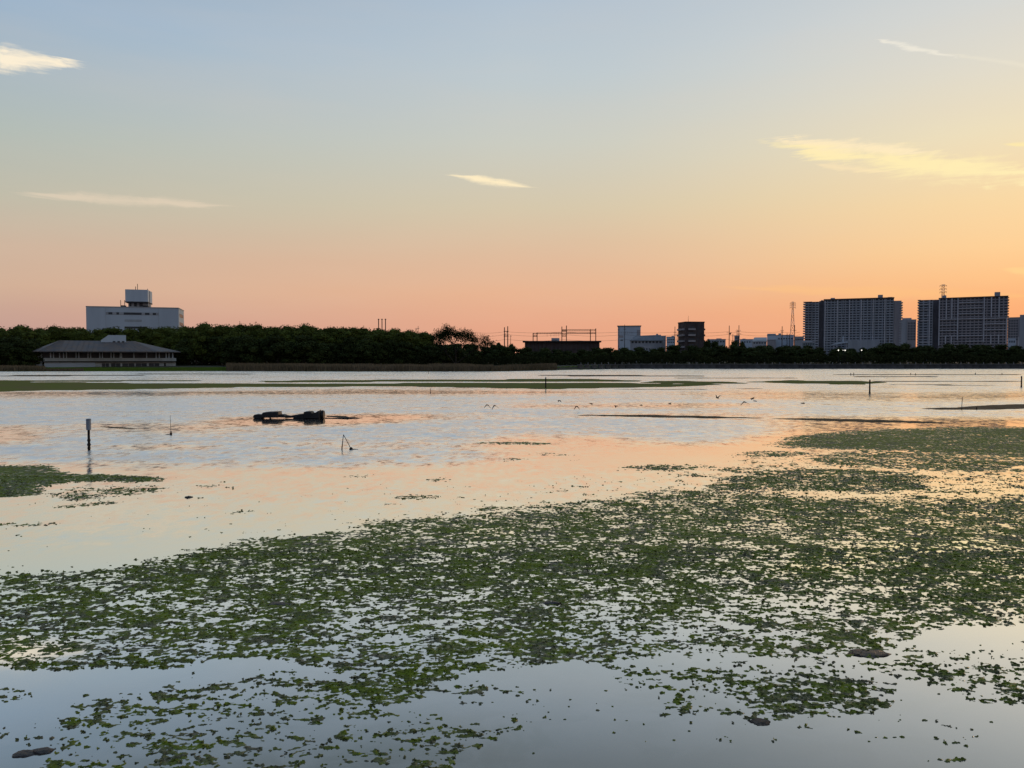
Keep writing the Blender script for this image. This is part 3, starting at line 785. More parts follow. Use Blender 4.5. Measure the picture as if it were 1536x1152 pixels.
S = Site('apartment_block', 1441, 760, 'grey apartment block crossed by pale vertical and horizontal frames', 'apartment block')
X, Z = S.x, S.z
w, zt = slab_block(S, 1406, 1508, 447.5, 15, 23, m_fac2, 0, rail=m_fac2)
for a, c, e in ((1407, 447.5, 518), (1417.5, 447.5, 478), (1426, 447.5, 478), (1435, 447.5, 510), (1474, 447.5, 514), (1484.5, 447.5, 477), (1495.5, 447.5, 477), (1506.5, 478, 516), (1417, 504.5, 516), (1426, 504.5, 516), (1484.5, 503, 516), (1495.5, 504, 516)):
    S.part('vertical_frame', MB().box(X(a) - .5, X(a) + .5, -1.2, -0.36, max(Z(e), 0), Z(c)), m_rib)
for a, b, c in ((1436, 1473, 454.5), (1436, 1473, 462.8), (1436, 1473, 471), (1408, 1506, 478.6), (1408, 1434, 487.5), (1408, 1434, 495.7), (1475, 1506, 486.8), (1475, 1506, 495.5), (1408, 1473, 503.8), (1475, 1506, 503.6), (1447, 1473, 512)):
    S.part('horizontal_frame', MB().box(X(a) + .01, X(b) - .01, -1.1, -0.36, Z(c) - .4, Z(c) + .4), m_rib)
S.part('parapet', MB().box(X(1405.5), X(1508.5), -1.3, 15.2, zt + .003, Z(446.2)), m_brick)
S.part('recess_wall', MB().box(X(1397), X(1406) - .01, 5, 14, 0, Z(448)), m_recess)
w, zt = slab_block(S, 1375, 1397, 448.5, 14, 23, m_fac, -1.0, 'wing_wall', rail=m_fac)
fh = zt / 23
for k in range(1, 24):
    S.part('balcony', MB().box(X(1373), X(1378), -2.6, 12.5, k * fh - .15, k * fh + (0.85 if k < 23 else .2)), m_conc)
    S.part('balcony', MB().box(X(1506) + .9, X(1510), 1, 14.5, k * fh - .15, k * fh + (0.7 if k < 23 else .1)), m_brick)
for c in (455.5, 463.8, 472, 480, 504, 513):
    S.part('horizontal_frame', MB().box(X(1375) + .02, X(1392) - .51, -1.9, -1.37, Z(c) - .4, Z(c) + .4), m_rib)
for a, c in ((1374.5, 480), (1392, 449)):
    S.part('vertical_frame', MB().box(X(a) - .5, X(a) + .5, -2.0, -1.37, 0, Z(c)), m_rib)
for a, b, c in ((1410.5, 1417, 442), (1489, 1497, 440)):
    S.part('lift_tower', MB().box(X(a), X(b), 3, 10, Z(447) + .6, Z(c)), m_conc)

def low_block(name, u0, u1, v0, Y, depth, m, label, cat='building', extra=None, base=None, yaw=0.0):
    S = Site(name, (u0 + u1) / 2, Y, label, cat, base=base, yaw=yaw)
    S.part('wall', MB().box(S.x(u0), S.x(u1), 0, depth, 0, S.z(v0)), m)
    S.part('parapet', MB().box(S.x(u0) - .15, S.x(u1) + .15, -0.15, depth + .15, S.z(v0) + .003, S.z(v0) + 0.5), m_conc)
    if extra:
        extra(S)
    return S
def rows(S, u0, u1, vs, n, hpx, m=None, dy=-0.06, wfrac=0.6):
    for v in vs:
        for j in range(n):
            a = u0 + (u1 - u0) * (j + (1 - wfrac) / 2) / n; b = u0 + (u1 - u0) * (j + (1 + wfrac) / 2) / n
            S.part('window', MB().box(S.x(a), S.x(b), dy, dy + 0.05, S.z(v + hpx), S.z(v)), m or m_glass)
low_block('apartment_block', 1350.5, 1373, 480, 960, 14, m_conc, 'pale block with brown half showing between the two tall apartment blocks', 'apartment block',
          lambda S: (S.part('brown_wall', MB().box(S.x(1359.5), S.x(1373), -0.8, -0.01, 0, S.z(480.5)), m_fac2), rows(S, 1360, 1372.5, [484 + 4 * k for k in range(7)], 3, 2.2, None, -0.9), S.part('roof_box', MB().box(S.x(1352), S.x(1366), 2, 9, S.z(480) + .51, S.z(477)), m_conc)))
low_block('apartment_block', 1510, 1545, 476.5, 900, 16, m_fac2, 'lower brown grey block beyond the framed apartment block', 'apartment block',
          lambda S: (rows(S, 1511, 1526, [480 + 4 * k for k in range(8)], 4, 2.2), S.part('stair_tower', MB().box(S.x(1528), S.x(1546), -1.5, -0.16, 0, S.z(472.5)), m_conc)))
low_block('shop', 1511, 1523, 507.5, 700, 12, m_white, 'small white flat roofed shop at the foot of the brown grey block', 'shop',
          lambda S: (rows(S, 1512, 1522, [511], 3, 3), S.part('sign_post', MB().box(S.x(1526), S.x(1527.5), -2, -1.6, 0, S.z(506)), m_rib)))
def white_cube(S):
    rows(S, 930, 949, [498.3], 6, 1.8, m_fac, -0.06, 0.35)
    S.part('window', MB().box(S.x(930.5), S.x(934.5), -0.1, -0.02, S.z(511), S.z(509.4)), m_glass)
    S.part('sign_panel', MB().box(S.x(928.5), S.x(935), -0.1, -0.02, S.z(506.5), S.z(503)), m_fac2)
    S.part('sign_panel', MB().box(S.x(955), S.x(960), -0.1, -0.02, S.z(503), S.z(495)), m_fac2)
    S.part('roof_edge', MB().box(S.x(926) - .3, S.x(961) + .3, -0.3, 18, S.z(490) + .51, S.z(489.3) + .4), m_rust)
low_block('warehouse', 926.5, 960.5, 490.5, 540, 18, m_white, 'white cube warehouse with a row of small square windows', 'building', white_cube)
def school(S):
    X, Z = S.x, S.z
    S.part('roof', MB().add([(X(944), -1, Z(511)), (X(994), -1, Z(511)), (X(994), 9, Z(511)), (X(944), 9, Z(511)), (X(952), 4, Z(503.5)), (X(991), 4, Z(502))], [(3, 2, 1, 0), (0, 1, 5, 4), (2, 3, 4, 5), (1, 2, 5), (3, 0, 4)]), mat('blue_grey_roof', (0.20, 0.22, 0.24), 0.6, 0.1, 0.3))
    rows(S, 946, 993, [511.8], 9, 3.0)
    S.part('chimney', MB().box(X(984), X(987), 5, 7, Z(504), Z(500.5)), m_conc)
    S.part('annex', MB().box(X(975), X(999), 9.3, 20, 0, Z(503)), m_conc)
low_block('station_hall', 945, 993, 512, 470, 8, m_conc, 'low hall with pitched blue grey roof and a window row beside the warehouse', 'building', school)
low_block('house', 999.5, 1012, 506, 560, 12, m_white, 'small white block between the pitched hall and the brown flats', 'building', lambda S: (rows(S, 1000.5, 1011, [508.5, 512.5], 4, 2), S.part('roof_tank', MB().lathe([(1.0, S.z(506) + .5), (1.0, S.z(503.5))], 10, (S.x(1009), 4)), m_conc)))
# brown flats
S = Site('apartment_block', 1040, 450, 'dark brown tiled mid rise flats standing alone above the hedge', 'apartment block', yaw=R(20))
X, Z = S.x, S.z
zt = Z(484)
xa, xb = X(1027), X(1057)
S.part('wall', MB().box(xa, xb, 0, 13, 0, zt), m_brick)
S.part('parapet', MB().box(xa - .2, xb + .2, -.2, 13.2, zt + .003, zt + .6), m_brick)
fh = (zt - 1.0) / 6
for k in range(6):
    z0 = 1.6 + k * fh * 0.93
    S.part('balcony', MB().box(X(1031), X(1042), -1.3, -.01, z0, z0 + 1.0), m_fac2)
    S.part('window', MB().box(X(1032), X(1041), -.08, -.02, z0 + 1.05, z0 + 2.3), m_glass)
    S.part('window', MB().box(X(1046), X(1048), -.08, -.02, z0 + .8, z0 + 2.2), m_glass)
    S.part('side_balcony', MB().box(xb + .01, xb + 1.0, 1, 12, z0, z0 + 1.0), m_brick)
    S.part('end_balcony', MB().box(xa - 1.1, xa - .01, 1, 12, z0, z0 + 1.0), m_fac2)
S.part('mast', MB().tube([(X(1036), 5, zt + .6), (X(1036), 5, Z(473))], [0.12, 0.05], 6), m_dark)

low_block('factory', 1061, 1088, 509.5, 680, 20, m_conc, 'low pale factory roof just right of the brown flats', 'factory', lambda S: (rows(S, 1062, 1087, [511.5], 6, 2), S.part('roof_box', MB().box(S.x(1074), S.x(1082), 3, 9, S.z(509.5) + .51, S.z(507.5)), m_fac2)))
low_block('house', 1101, 1109, 504, 640, 10, m_conc, 'narrow grey tower house between the utility poles', 'building', lambda S: rows(S, 1102, 1108, [506, 510], 2, 2))
low_block('factory', 1109.5, 1131, 509.5, 690, 18, m_white, 'low white shed left of the sloping factory', 'factory', lambda S: (rows(S, 1111, 1130, [512], 5, 2), S.part('roof_vent', MB().box(S.x(1113), S.x(1118), 3, 7, S.z(509.5) + .51, S.z(507.8)), m_conc)))
def slope_fac(S):
    X, Z = S.x, S.z
    S.part('roof', MB().add([(X(1127), -0.5, Z(512)), (X(1150), -0.5, Z(512)), (X(1150), 24, Z(505)), (X(1131), 24, Z(505)), (X(1127), 24, Z(512)), (X(1150), 24, Z(512))], [(0, 1, 2, 3), (0, 3, 4), (1, 5, 2), (4, 3, 2, 5), (0, 4, 5, 1)]), m_conc)
    rows(S, 1129, 1149, [513.5], 5, 2)
low_block('factory', 1127.5, 1149.5, 513, 650, 24, m_conc, 'grey factory with a single sloping roof', 'factory', slope_fac)
def big_fac(S):
    S.part('upper_hall', MB().box(S.x(1150), S.x(1163), 6, 20, S.z(505) + .51, S.z(500.2)), m_conc)
    S.part('roof_box', MB().box(S.x(1167), S.x(1171), 6, 12, S.z(505) + .51, S.z(499.8)), m_conc)
    S.part('annex', MB().box(S.x(1150.5), S.x(1163), -5, -.2, 0, S.z(509.5)), m_fac2)
    rows(S, 1166, 1189, [507], 6, 2)
low_block('factory', 1150, 1190, 503.2, 720, 22, m_white, 'long pale factory with rooftop hall below the red and white pylon', 'factory', big_fac)
low_block('factory', 1190.5, 1205, 505.5, 700, 18, m_conc, 'grey brown shed at the foot of the broad slab block', 'factory', lambda S: rows(S, 1192, 1204, [508], 4, 2.2))
# station canopy with sloping white roof
S = Site('footbridge', 1262, 480, 'white footbridge deck sloping down through the hedge below the slab block', 'footbridge')
X, Z = S.x, S.z
S.part('deck', MB().add([(X(1246), 0, Z(517.6)), (X(1271), 0, Z(514.2)), (X(1271), 0, Z(511.8)), (X(1258), 0, Z(512.8)), (X(1246), 0, Z(516.8)), (X(1246), 3, Z(517.6)), (X(1271), 3, Z(514.2)), (X(1271), 3, Z(511.8)), (X(1258), 3, Z(512.8)), (X(1246), 3, Z(516.8))],
       [(0, 1, 2, 3, 4), (9, 8, 7, 6, 5)] + [(i, 5 + i, 5 + (i + 1) % 5, (i + 1) % 5) for i in range(5)]), m_white)
for a, c in ((1250, 516.6), (1269, 514.3)):
    S.part('pier', MB().box(X(a) - .3, X(a) + .3, 1, 1.6, 0, Z(c) - 0.02), m_conc)
S.part('mast', MB().box(X(1264) - .35, X(1264) + .35, 1, 1.7, Z(513), Z(504.5)), m_white)
S.part('stay', MB().bar((X(1258), 1.3, Z(509.5)), (X(1263), 1.3, Z(506.5)), .3), m_conc)
low_block('shed', 1203, 1222, 514, 500, 10, mat('blue_grey_wall', (0.26, 0.31, 0.33), 0.8, 0.1, 0.3), 'low blue grey shed in front of the slab block wing', 'shed', lambda S: (S.part('roof', MB().box(S.x(1205), S.x(1218), 2, 7, S.z(514) + .51, S.z(511.5)), m_conc), rows(S, 1204, 1221, [515.2], 5, 1.8)))
low_block('shed', 958, 978, 521, 352, 6, m_conc, 'low grey lineside hut half hidden in the hedge', 'shed', lambda S: rows(S, 960, 976, [522.5], 4, 2), base=1.9)

# railway shed with catenary gantries on top
S = Site('rail_viaduct', 843, 400, 'long dark railway viaduct with an overhanging roof slab behind the hedge', 'viaduct')
X, Z = S.x, S.z
S.part('wall', MB().box(X(787), X(899), 0, 8, 0, Z(513.5)), m_brick)
S.part('deck', MB().box(X(784), X(901.5), -1.5, 9.5, Z(513.5) + .003, Z(511.3)), m_dark)
for a in np.linspace(790, 896, 19):
    S.part('pilaster', MB().box(X(a) - .12, X(a) + .12, -0.15, -.003, 0, Z(513.6)), m_rust)
S.part('relay_cabinet', MB().box(X(827), X(839), 1, 4, Z(511.3) + .003, Z(507)), m_conc)
S = Site('catenary_gantry', 843, 403, 'rust brown catenary gantry of twin posts and lattice beams over the viaduct', 'gantry', base=0.0)
X, Z = S.x, S.z
zd = Z(511.3) + 0.01
def post(a, v0, y=0.0):
    S.part('post', MB().bar((X(a), y, zd), (X(a), y, Z(v0)), .42), m_rust)
def beam(a, b, v, w=.5):
    p = S.part('beam', MB().bar((X(a), -.25, Z(v)), (X(b), -.25, Z(v)), .22), m_rust)
    q = S.part('beam', MB().bar((X(a), .25, Z(v) + w), (X(b), .25, Z(v) + w), .2), m_rust)
    mb = MB(); nn_ = max(int((X(b) - X(a)) / 1.2), 1)
    for j in range(nn_):
        xa = X(a) + (X(b) - X(a)) * j / nn_; xb = X(a) + (X(b) - X(a)) * (j + 1) / nn_
        mb.bar((xa, 0, Z(v)), (xb, 0, Z(v) + w), .1)
    S.part('lattice', mb, m_rust)
for a, v in ((799.5, 500), (805.5, 498.8), (842.7, 490), (849.5, 488.5), (885.3, 494), (893.3, 493)):
    post(a, v)
beam(799, 806, 501); beam(799, 806, 504.7); beam(805, 843, 500.5, .45); beam(842, 893.5, 496.5, .7); beam(850, 893.5, 500.6, .5); beam(842, 850, 497, .6); beam(842, 850, 504.8, .6); beam(842, 850, 501.2)
for a in (820.5, 826, 831, 834, 838):
    S.part('hanger', MB().bar((X(a), 0, Z(505)), (X(a), 0, Z(501)), .1), m_rust)

# ------------------------------------------------------------------ pylons and poles
def pylon(name, u, Y, v_top, arms, label, w_top_px, w_bot_px, v_bot=520, group=None):
    S = Site(name, u, Y, label, 'pylon', group)
    X, Z = S.x, S.z
    h = Z(v_top); wb = w_bot_px * S.kx / 2 * 1.15; wt = w_top_px * S.kx / 2
    za = Z(arms[-1] + 3)
    def half(z):
        return wt if z > za else wb + (wt - wb) * (z / za)
    nseg = 9
    zs = [za * (k / nseg) ** 0.9 for k in range(nseg + 1)] + [Z(a) for a in reversed(arms)] + [h]
    for k in range(len(zs) - 1):
        m = m_red if k % 2 else m_wpaint
        z0, z1 = zs[k], zs[k + 1]; a0, a1 = half(z0), half(z1)
        mb = MB()
        cs = [(-1, -1), (1, -1), (1, 1), (-1, 1)]
        for i in range(4):
            (ax, ay), (bx, by) = cs[i], cs[(i + 1) % 4]
            mb.bar((ax * a0, ay * a0, z0), (ax * a1, ay * a1, z1), .38)
            mb.bar((ax * a0, ay * a0, z0), (bx * a1, by * a1, z1), .2)
            mb.bar((bx * a0, by * a0, z0), (ax * a1, ay * a1, z1), .2)
            mb.bar((ax * a1, ay * a1, z1), (bx * a1, by * a1, z1), .2)
        S.part('tower_section', mb, m)
    return S, half
def arms_on(S, half, arms, apx):
    for v in arms:
        z = S.z(v); L = apx * S.kx
        for sgn in (-1, 1):
            mb = MB()
            for y in (-.8, .8):
                mb.bar((sgn * half(z), y, z), (sgn * L, 0, z + .5), .28)
                mb.bar((sgn * half(z), y, z + 1.6), (sgn * L, 0, z + .6), .22)
            c = S.part('cross_arm', mb, m_red)
            S.part('insulator', MB().tube([(sgn * L, 0, z + .5), (sgn * L, 0, z - 1.2)], .16, 6), m_conc, c)
S, hf = pylon('transmission_pylon', 1188, 930, 453, [455.5, 458.5, 462], 'slim red and white lattice pylon left of the broad slab block', 2.2, 9.5)
arms_on(S, hf, [455.5, 458.5, 462], 4.2)
S, hf = pylon('transmission_pylon', 1412.5, 1000, 427.5, [429.5, 434.5, 439], 'red lattice pylon rising behind the roof of the framed apartment block', 4.0, 13)
arms_on(S, hf, [429.5, 434.5, 439], 5.2)

def pole(u, v_top, Y, label, arms=(), r=.17, group='utility poles along the railway', transformer=None):
    S = Site('utility_pole', u, Y, label, 'utility pole', group)
    S.part('shaft', MB().tube([(0, 0, 0), (0, 0, S.z(v_top))], [r * 1.25, r * .8], 8), m_dark)
    for v, L in arms:
        a = S.part('cross_arm', MB().bar((-L, -.2, S.z(v)), (L, -.2, S.z(v)), .14), m_dark)
        for q in (-L * .9, L * .9):
            S.part('insulator', MB().tube([(q, -.2, S.z(v) + .071), (q, -.2, S.z(v) + .4)], .08, 6), m_conc, a)
    if transformer:
        S.part('transformer', MB().lathe([(.3, S.z(transformer)), (.32, S.z(transformer) + .2), (.32, S.z(transformer) + .9), (.2, S.z(transformer) + 1.0)], 10, (0.55, 0)), m_dark)
    return S
PL = 'thin dark utility pole '
pole(1012, 490, 395, PL + 'just left of the brown flats', [(499, .7), (503, .6)])
pole(1015.3, 500, 405, PL + 'short one beside the wall of the brown flats', [(503, .5)])
pole(1093.3, 488.5, 395, PL + 'with side bracket in front of the low white shed', [(499.5, 1.2)], .2, transformer=502)
pole(1098.8, 501, 420, PL + 'shorter, left of the narrow tower house', [(504, .5)])
pole(1107.8, 488, 400, PL + 'with double arm at the narrow tower house', [(496.5, .9), (501, 1.1)], .2)
pole(1105, 494.5, 430, PL + 'standing behind the double arm pole', [(497, .8)])
pole(1172.5, 489.5, 400, PL + 'before the long pale factory', [(496, .8), (499, .6)], .2)
pole(1180, 500, 430, PL + 'short and thick before the long pale factory', [(503, .4)])
pole(1183.5, 501, 440, PL + 'short and thin before the long pale factory', [(504, .4)])
pole(1191.2, 488, 395, PL + 'right under the slim pylon', [(496, .8)], .2)
pole(936.7, 487, 420, PL + 'across the face of the white cube warehouse', [(494, .6)])
pole(928, 488.5, 425, PL + 'at the left edge of the white cube warehouse', [(495, .6)])
pole(1331.5, 505, 380, PL + 'against the foot of the slab block by the trees', [(507, .5)])
pole(709.5, 499, 400, PL + 'just right of the sparse tree', [(501, .5)], .13)
pole(766.0, 503, 410, PL + 'right of the twin H-frame pole', [(504.5, .5)], .13)
pole(627.5, 489, 380, PL + 'tip showing above the end of the wood', [(493, .5)], .12)
pole(624.5, 492, 385, PL + 'lower tip showing above the end of the wood', [(494, .5)], .12)
# twin pole frame
S = Site('twin_pole', 759, 395, 'twin H-frame pole with cross braces beside the railway viaduct', 'utility pole', 'utility poles along the railway')
for a, v in ((756.7, 491), (761.6, 489.5)):
    S.part('shaft', MB().tube([(S.x(a), 0, 0), (S.x(a), 0, S.z(v))], [.3, .22], 8), m_dark)
for v in (497, 503, 505):
    S.part('cross_arm', MB().bar((S.x(755.5), -.3, S.z(v)), (S.x(763), -.3, S.z(v)), .25), m_dark)
S.part('brace', MB().bar((S.x(757), -.3, S.z(503)), (S.x(761.5), -.3, S.z(497)), .14), m_dark)
# three stacks above the wood
for k, u in enumerate((568.3, 573.4, 578.6)):
    S = Site('vent_pole', u, 345, 'slim dark capped vent pole rising above the wood, one of a row of three', 'pole', 'three vent poles above the wood')
    S.part('shaft', MB().tube([(0, 0, 0), (0, 0, S.z(479.5))], .2, 8), m_dark)
    S.part('cap', MB().lathe([(.32, S.z(479.5)), (.42, S.z(479.2)), (.42, S.z(478.6)), (.1, S.z(478.3))], 8), m_dark)
# wires
def wire(name, pts, label, r=0.045, sag=1.2):
    mb = MB()
    for (a, b) in zip(pts[:-1], pts[1:]):
        n_ = 10
        seg = [a.lerp(b, k / n_) - Vector((0, 0, sag * 4 * (k / n_) * (1 - k / n_))) for k in range(n_ + 1)]
        mb.tube(seg, r, 5)
    o = mb.build(name, m_dark)
    tag(o, label, 'cable', 'overhead lines along the railway')
for k, (v, sg) in enumerate(((497.5, .6), (501.5, .9), (509, .8))):
    wire('overhead_cable', [at(600, v + 1.5, 400), at(709, v + 1, 400), at(758, v, 395), at(846, v + .3, 402), at(937, v + .2, 420), at(1012, v + .5, 395), at(1093, v, 395), at(1107.8, v - .2, 400), at(1172.5, v, 400), at(1200, v + .5, 400)],
         ('highest', 'middle', 'lowest')[k] + ' overhead cable strung along the railway poles', .05, sg)

from mathutils import noise as mnoise
# ================================================================== trees, reeds, sea wall
random.seed(11)
def leaf_mat(name, c1, c2):
    return mat(name, c1, 0.8, 0.3, 0.35, c2, 0.04, island=0.4)
m_leaf = leaf_mat('evergreen_leaf', (0.075, 0.094, 0.018), (0.034, 0.048, 0.011))
m_leaf2 = leaf_mat('hedge_leaf', (0.040, 0.054, 0.016), (0.022, 0.032, 0.011))
m_bark = mat('bark', (0.045, 0.036, 0.028), 0.9, 0.3, 2.0)
_ico = bmesh.new(); bmesh.ops.create_icosphere(_ico, subdivisions=2, radius=1.0)
ICO_V = [v.co.copy() for v in _ico.verts]; ICO_F = [tuple(v.index for v in f.verts) for f in _ico.faces]; _ico.free()
def crown_mesh(name, seed, lobes, leaves, leaf, m, core=0.8, low=0.12, flat=0.9):
    """unit tree: height 1, crown radius about 0.35; lobes with solid hearts and leaf faces around them"""
    rr = np.random.default_rng(seed)
    mb = MB(); cs = []
    for i in range(lobes):
        a = rr.uniform(0, math.tau); h = rr.uniform(0, 1) ** 0.8
        z = low + 0.10 + h * (0.78 - low)
        rmax = 0.30 * math.sin(math.pi * min(0.25 + 0.68 * h, 0.97)) ** 0.6
        r = rmax * math.sqrt(rr.uniform(0.1, 1))
        s = rr.uniform(0.10, 0.165)
        cs.append((Vector((math.cos(a) * r, math.sin(a) * r, z)), s))
    cs.append((Vector((0, 0, 0.82)), 0.15)); cs.append((Vector((0.02, 0.0, 0.45)), 0.24)); cs.append((Vector((0, 0.02, 0.62)), 0.22))
    for c, s in cs:
        o = rr.uniform(0, 50)
        mb.add([c + Vector((p.x, p.y, p.z * flat)) * s * core * (0.85 + 0.3 * math.sin(p.x * 5 + o) * math.cos(p.y * 4 + p.z * 6 + o)) for p in ICO_V], ICO_F)
    wts = np.array([s * s for c, s in cs]); wts /= wts.sum()
    for k in rr.choice(len(cs), leaves, p=wts):
        c, s = cs[k]
        d = Vector(rr.normal(size=3)).normalized()
        if d.z < -0.5:
            d.z *= -0.5
        p = c + Vector((d.x, d.y, d.z * flat)) * s * rr.uniform(0.78, 1.12)
        nrm_ = (d + Vector(rr.normal(size=3)) * 0.55).normalized()
        t1 = nrm_.orthogonal().normalized(); t1 = Matrix.Rotation(rr.uniform(0, math.tau), 3, nrm_) @ t1; t2 = nrm_.cross(t1)
        L = leaf * rr.uniform(0.6, 1.3); wd = L * rr.uniform(0.45, 0.8)
        mb.add([p - t1 * L, p + t2 * wd + nrm_ * L * .15, p + t1 * L, p - t2 * wd - nrm_ * L * .1], [(0, 1, 2), (0, 2, 3)])
    return mb.mesh(name, m)
def trunk_mesh(name, seed):
    rr = random.Random(seed); mb = MB()
    mb.tube([(0, 0, -0.02), (0.005, 0, 0.15), (-0.006, 0.008, 0.4), (0.01, 0, 0.72)], [0.028, 0.022, 0.016, 0.006], 8)
    for i in range(6):
        a = rr.uniform(0, math.tau); z = rr.uniform(.2, .5); L = rr.uniform(.12, .24)
        mb.tube([(0, 0, z), (math.cos(a) * L * .5, math.sin(a) * L * .5, z + L * .45), (math.cos(a) * L, math.sin(a) * L, z + L * .8)], [.012, .008, .003], 6)
    return mb.mesh(name, m_bark)
crowns = [crown_mesh('crown', 100 + i, 20 + (i % 3) * 3, 3400, 0.018, m_leaf, low=0.0) for i in range(6)]
hcrowns = [crown_mesh('crown', 200 + i, 18 + (i % 3) * 3, 2400, 0.026, m_leaf2, low=0.02) for i in range(5)]
trunks = [trunk_mesh('trunk', i) for i in range(4)]
def tree(name, x, y, z, h, w, label, group, cm):
    r = empty(name, (x, y, z), random.uniform(0, math.tau))
    sx = w / 0.74
    r.scale = (sx, sx, h)
    tag(r, label, 'tree', group)
    link('crown', cm, r); link('trunk', random.choice(trunks), r)
    return r
def interp(tab, u):
    return float(np.interp(u, [a for a, b in tab], [b for a, b in tab]))
# height profile of the wood (photo rows of the tree tops)
WOOD = [(-120, 488), (0, 488), (30, 487), (60, 491), (85, 489), (110, 490), (140, 492), (190, 491), (250, 488), (285, 487), (310, 484.5), (340, 487), (370, 486), (400, 486), (440, 488), (463, 485), (480, 488),
        (510, 490), (530, 487), (550, 491), (575, 492), (600, 491), (625, 494), (640, 498), (655, 503), (675, 508), (700, 515)]
def wood_where(uu):
    for lim, t_ in ((50, 'in the wood left of the visitor centre'), (130, 'behind the left half of the visitor centre roof'), (280, 'of the wood below the pale office block'), (350, 'behind the lawn right of the visitor centre'),
                    (450, 'above the left end of the brown reeds'), (545, 'above the middle of the brown reeds'), (600, 'beside the three vent poles'), (900, 'near the open crowned tree')):
        if uu < lim:
            return t_
def belt_where(uu):
    for lim, t_ in ((720, 'by the open crowned tree'), (785, 'below the twin H-frame pole'), (905, 'in front of the railway viaduct'), (965, 'below the white cube warehouse'), (1015, 'below the pitched hall'), (1060, 'below the dark brown flats'),
                    (1130, 'below the utility poles and low sheds'), (1200, 'below the long pale factory'), (1245, 'below the wing of the broad slab block'), (1300, 'around the lit lamps'), (1350, 'below the right end of the broad slab block'), (1375, 'below the gap between the tall blocks'), (1510, 'below the framed apartment block'), (9999, 'beyond the framed apartment block')):
        if uu < lim:
            return t_
ROWS = ('dense evergreen tree of the front rank ', 'dense evergreen tree of the middle rank ', 'tall evergreen tree of the crest rank ')
u = -130.0
k = 0
while u < 640:
    for row, Y in ((0, 326), (1, 335), (2, 346)):
        uu = u + random.uniform(-6, 6) + row * 9
        if 45 < uu < 285:
            Y = Y + 8
        v = interp(WOOD, uu) + random.uniform(-1.5, 2.0) + (6 if row == 0 else 0)
        p = at(uu, v, Y + random.uniform(-3, 3)); z0 = gz(p.x, p.y)
        h = p.z - z0
        tree('evergreen_tree', p.x, p.y, z0, h, h * random.uniform(.78, 1.0), ROWS[row] + wood_where(uu), 'evergreen trees ' + wood_where(uu), random.choice(crowns)); k += 1
    u += random.uniform(22, 31)
# lower front row hiding the trunks
u = -60.0
while u < 690:
    if not (48 < u < 340):
        v = interp(WOOD, u) + random.uniform(9, 26)
        p = at(u, min(v, 528), random.uniform(312, 318)); z0 = gz(p.x, p.y); h = p.z - z0
        tree('evergreen_tree', p.x, p.y, z0, h, h * random.uniform(.85, 1.1), 'low dark bushy tree ' + wood_where(u), 'front edge trees ' + wood_where(u), random.choice(hcrowns))
    elif 270 < u < 340:
        p = at(u, random.uniform(503, 512), random.uniform(322, 326)); z0 = gz(p.x, p.y); h = p.z - z0
        tree('evergreen_tree', p.x, p.y, z0, h, h * random.uniform(.85, 1.1), 'rounded bush tree behind the lawn beside the visitor centre', 'trees behind the lawn', random.choice(hcrowns))
    u += random.uniform(16, 25)
for uu, v in ((12, 512), (34, 508), (50, 515)):
    p = at(uu, v, 292); z0 = gz(p.x, p.y); h = p.z - z0
    tree('evergreen_tree', p.x, p.y, z0, h, h * .95, 'dark tree crowding the left end of the visitor centre', 'trees at the visitor centre end', random.choice(hcrowns))
# belt on the sea wall side
BELT = [(690, 512), (720, 517), (745, 516), (770, 517), (800, 520), (850, 523), (900, 518), (930, 518), (960, 517), (985, 520), (1010, 517), (1040, 518), (1080, 516), (1120, 517), (1160, 515), (1190, 515), (1230, 518),
        (1260, 520), (1290, 521), (1315, 515), (1335, 512), (1350, 515), (1366, 512), (1380, 515), (1440, 514), (1460, 516), (1500, 517), (1536, 515), (1700, 514)]
u = 650.0
while u < 1660:
    for row, Y in ((0, 328), (1, 344)):
        uu = u + random.uniform(-5, 5) + row * 10
        v = interp(BELT, uu) + random.uniform(-1.2, 3.0) + (4 if row == 0 else 0)
        p = at(uu, v, Y + random.uniform(-3, 3)); z0 = gz(p.x, p.y); h = p.z - z0
        tree('hedge_tree', p.x, p.y, z0, h, h * random.uniform(.95, 1.35), ('low bushy tree behind sea wall ' if row == 0 else 'taller dark tree in second rank ') + belt_where(uu), 'tree belt ' + belt_where(uu), random.choice(hcrowns))
    u += random.uniform(17, 24)
# small palms / conifers right of the sparse tree
for uu, v in ((748, 513), (768, 514), (738, 515), (1060, 508), (1072, 510), (1103, 509), (1112, 510.5)):
    p = at(uu, v, 372); z0 = gz(p.x, p.y); h = p.z - z0
    tree('small_tree', p.x, p.y, z0, h, h * .45, 'small dark treetop poking above the tree belt ' + belt_where(uu), 'treetops above the belt', random.choice(hcrowns))

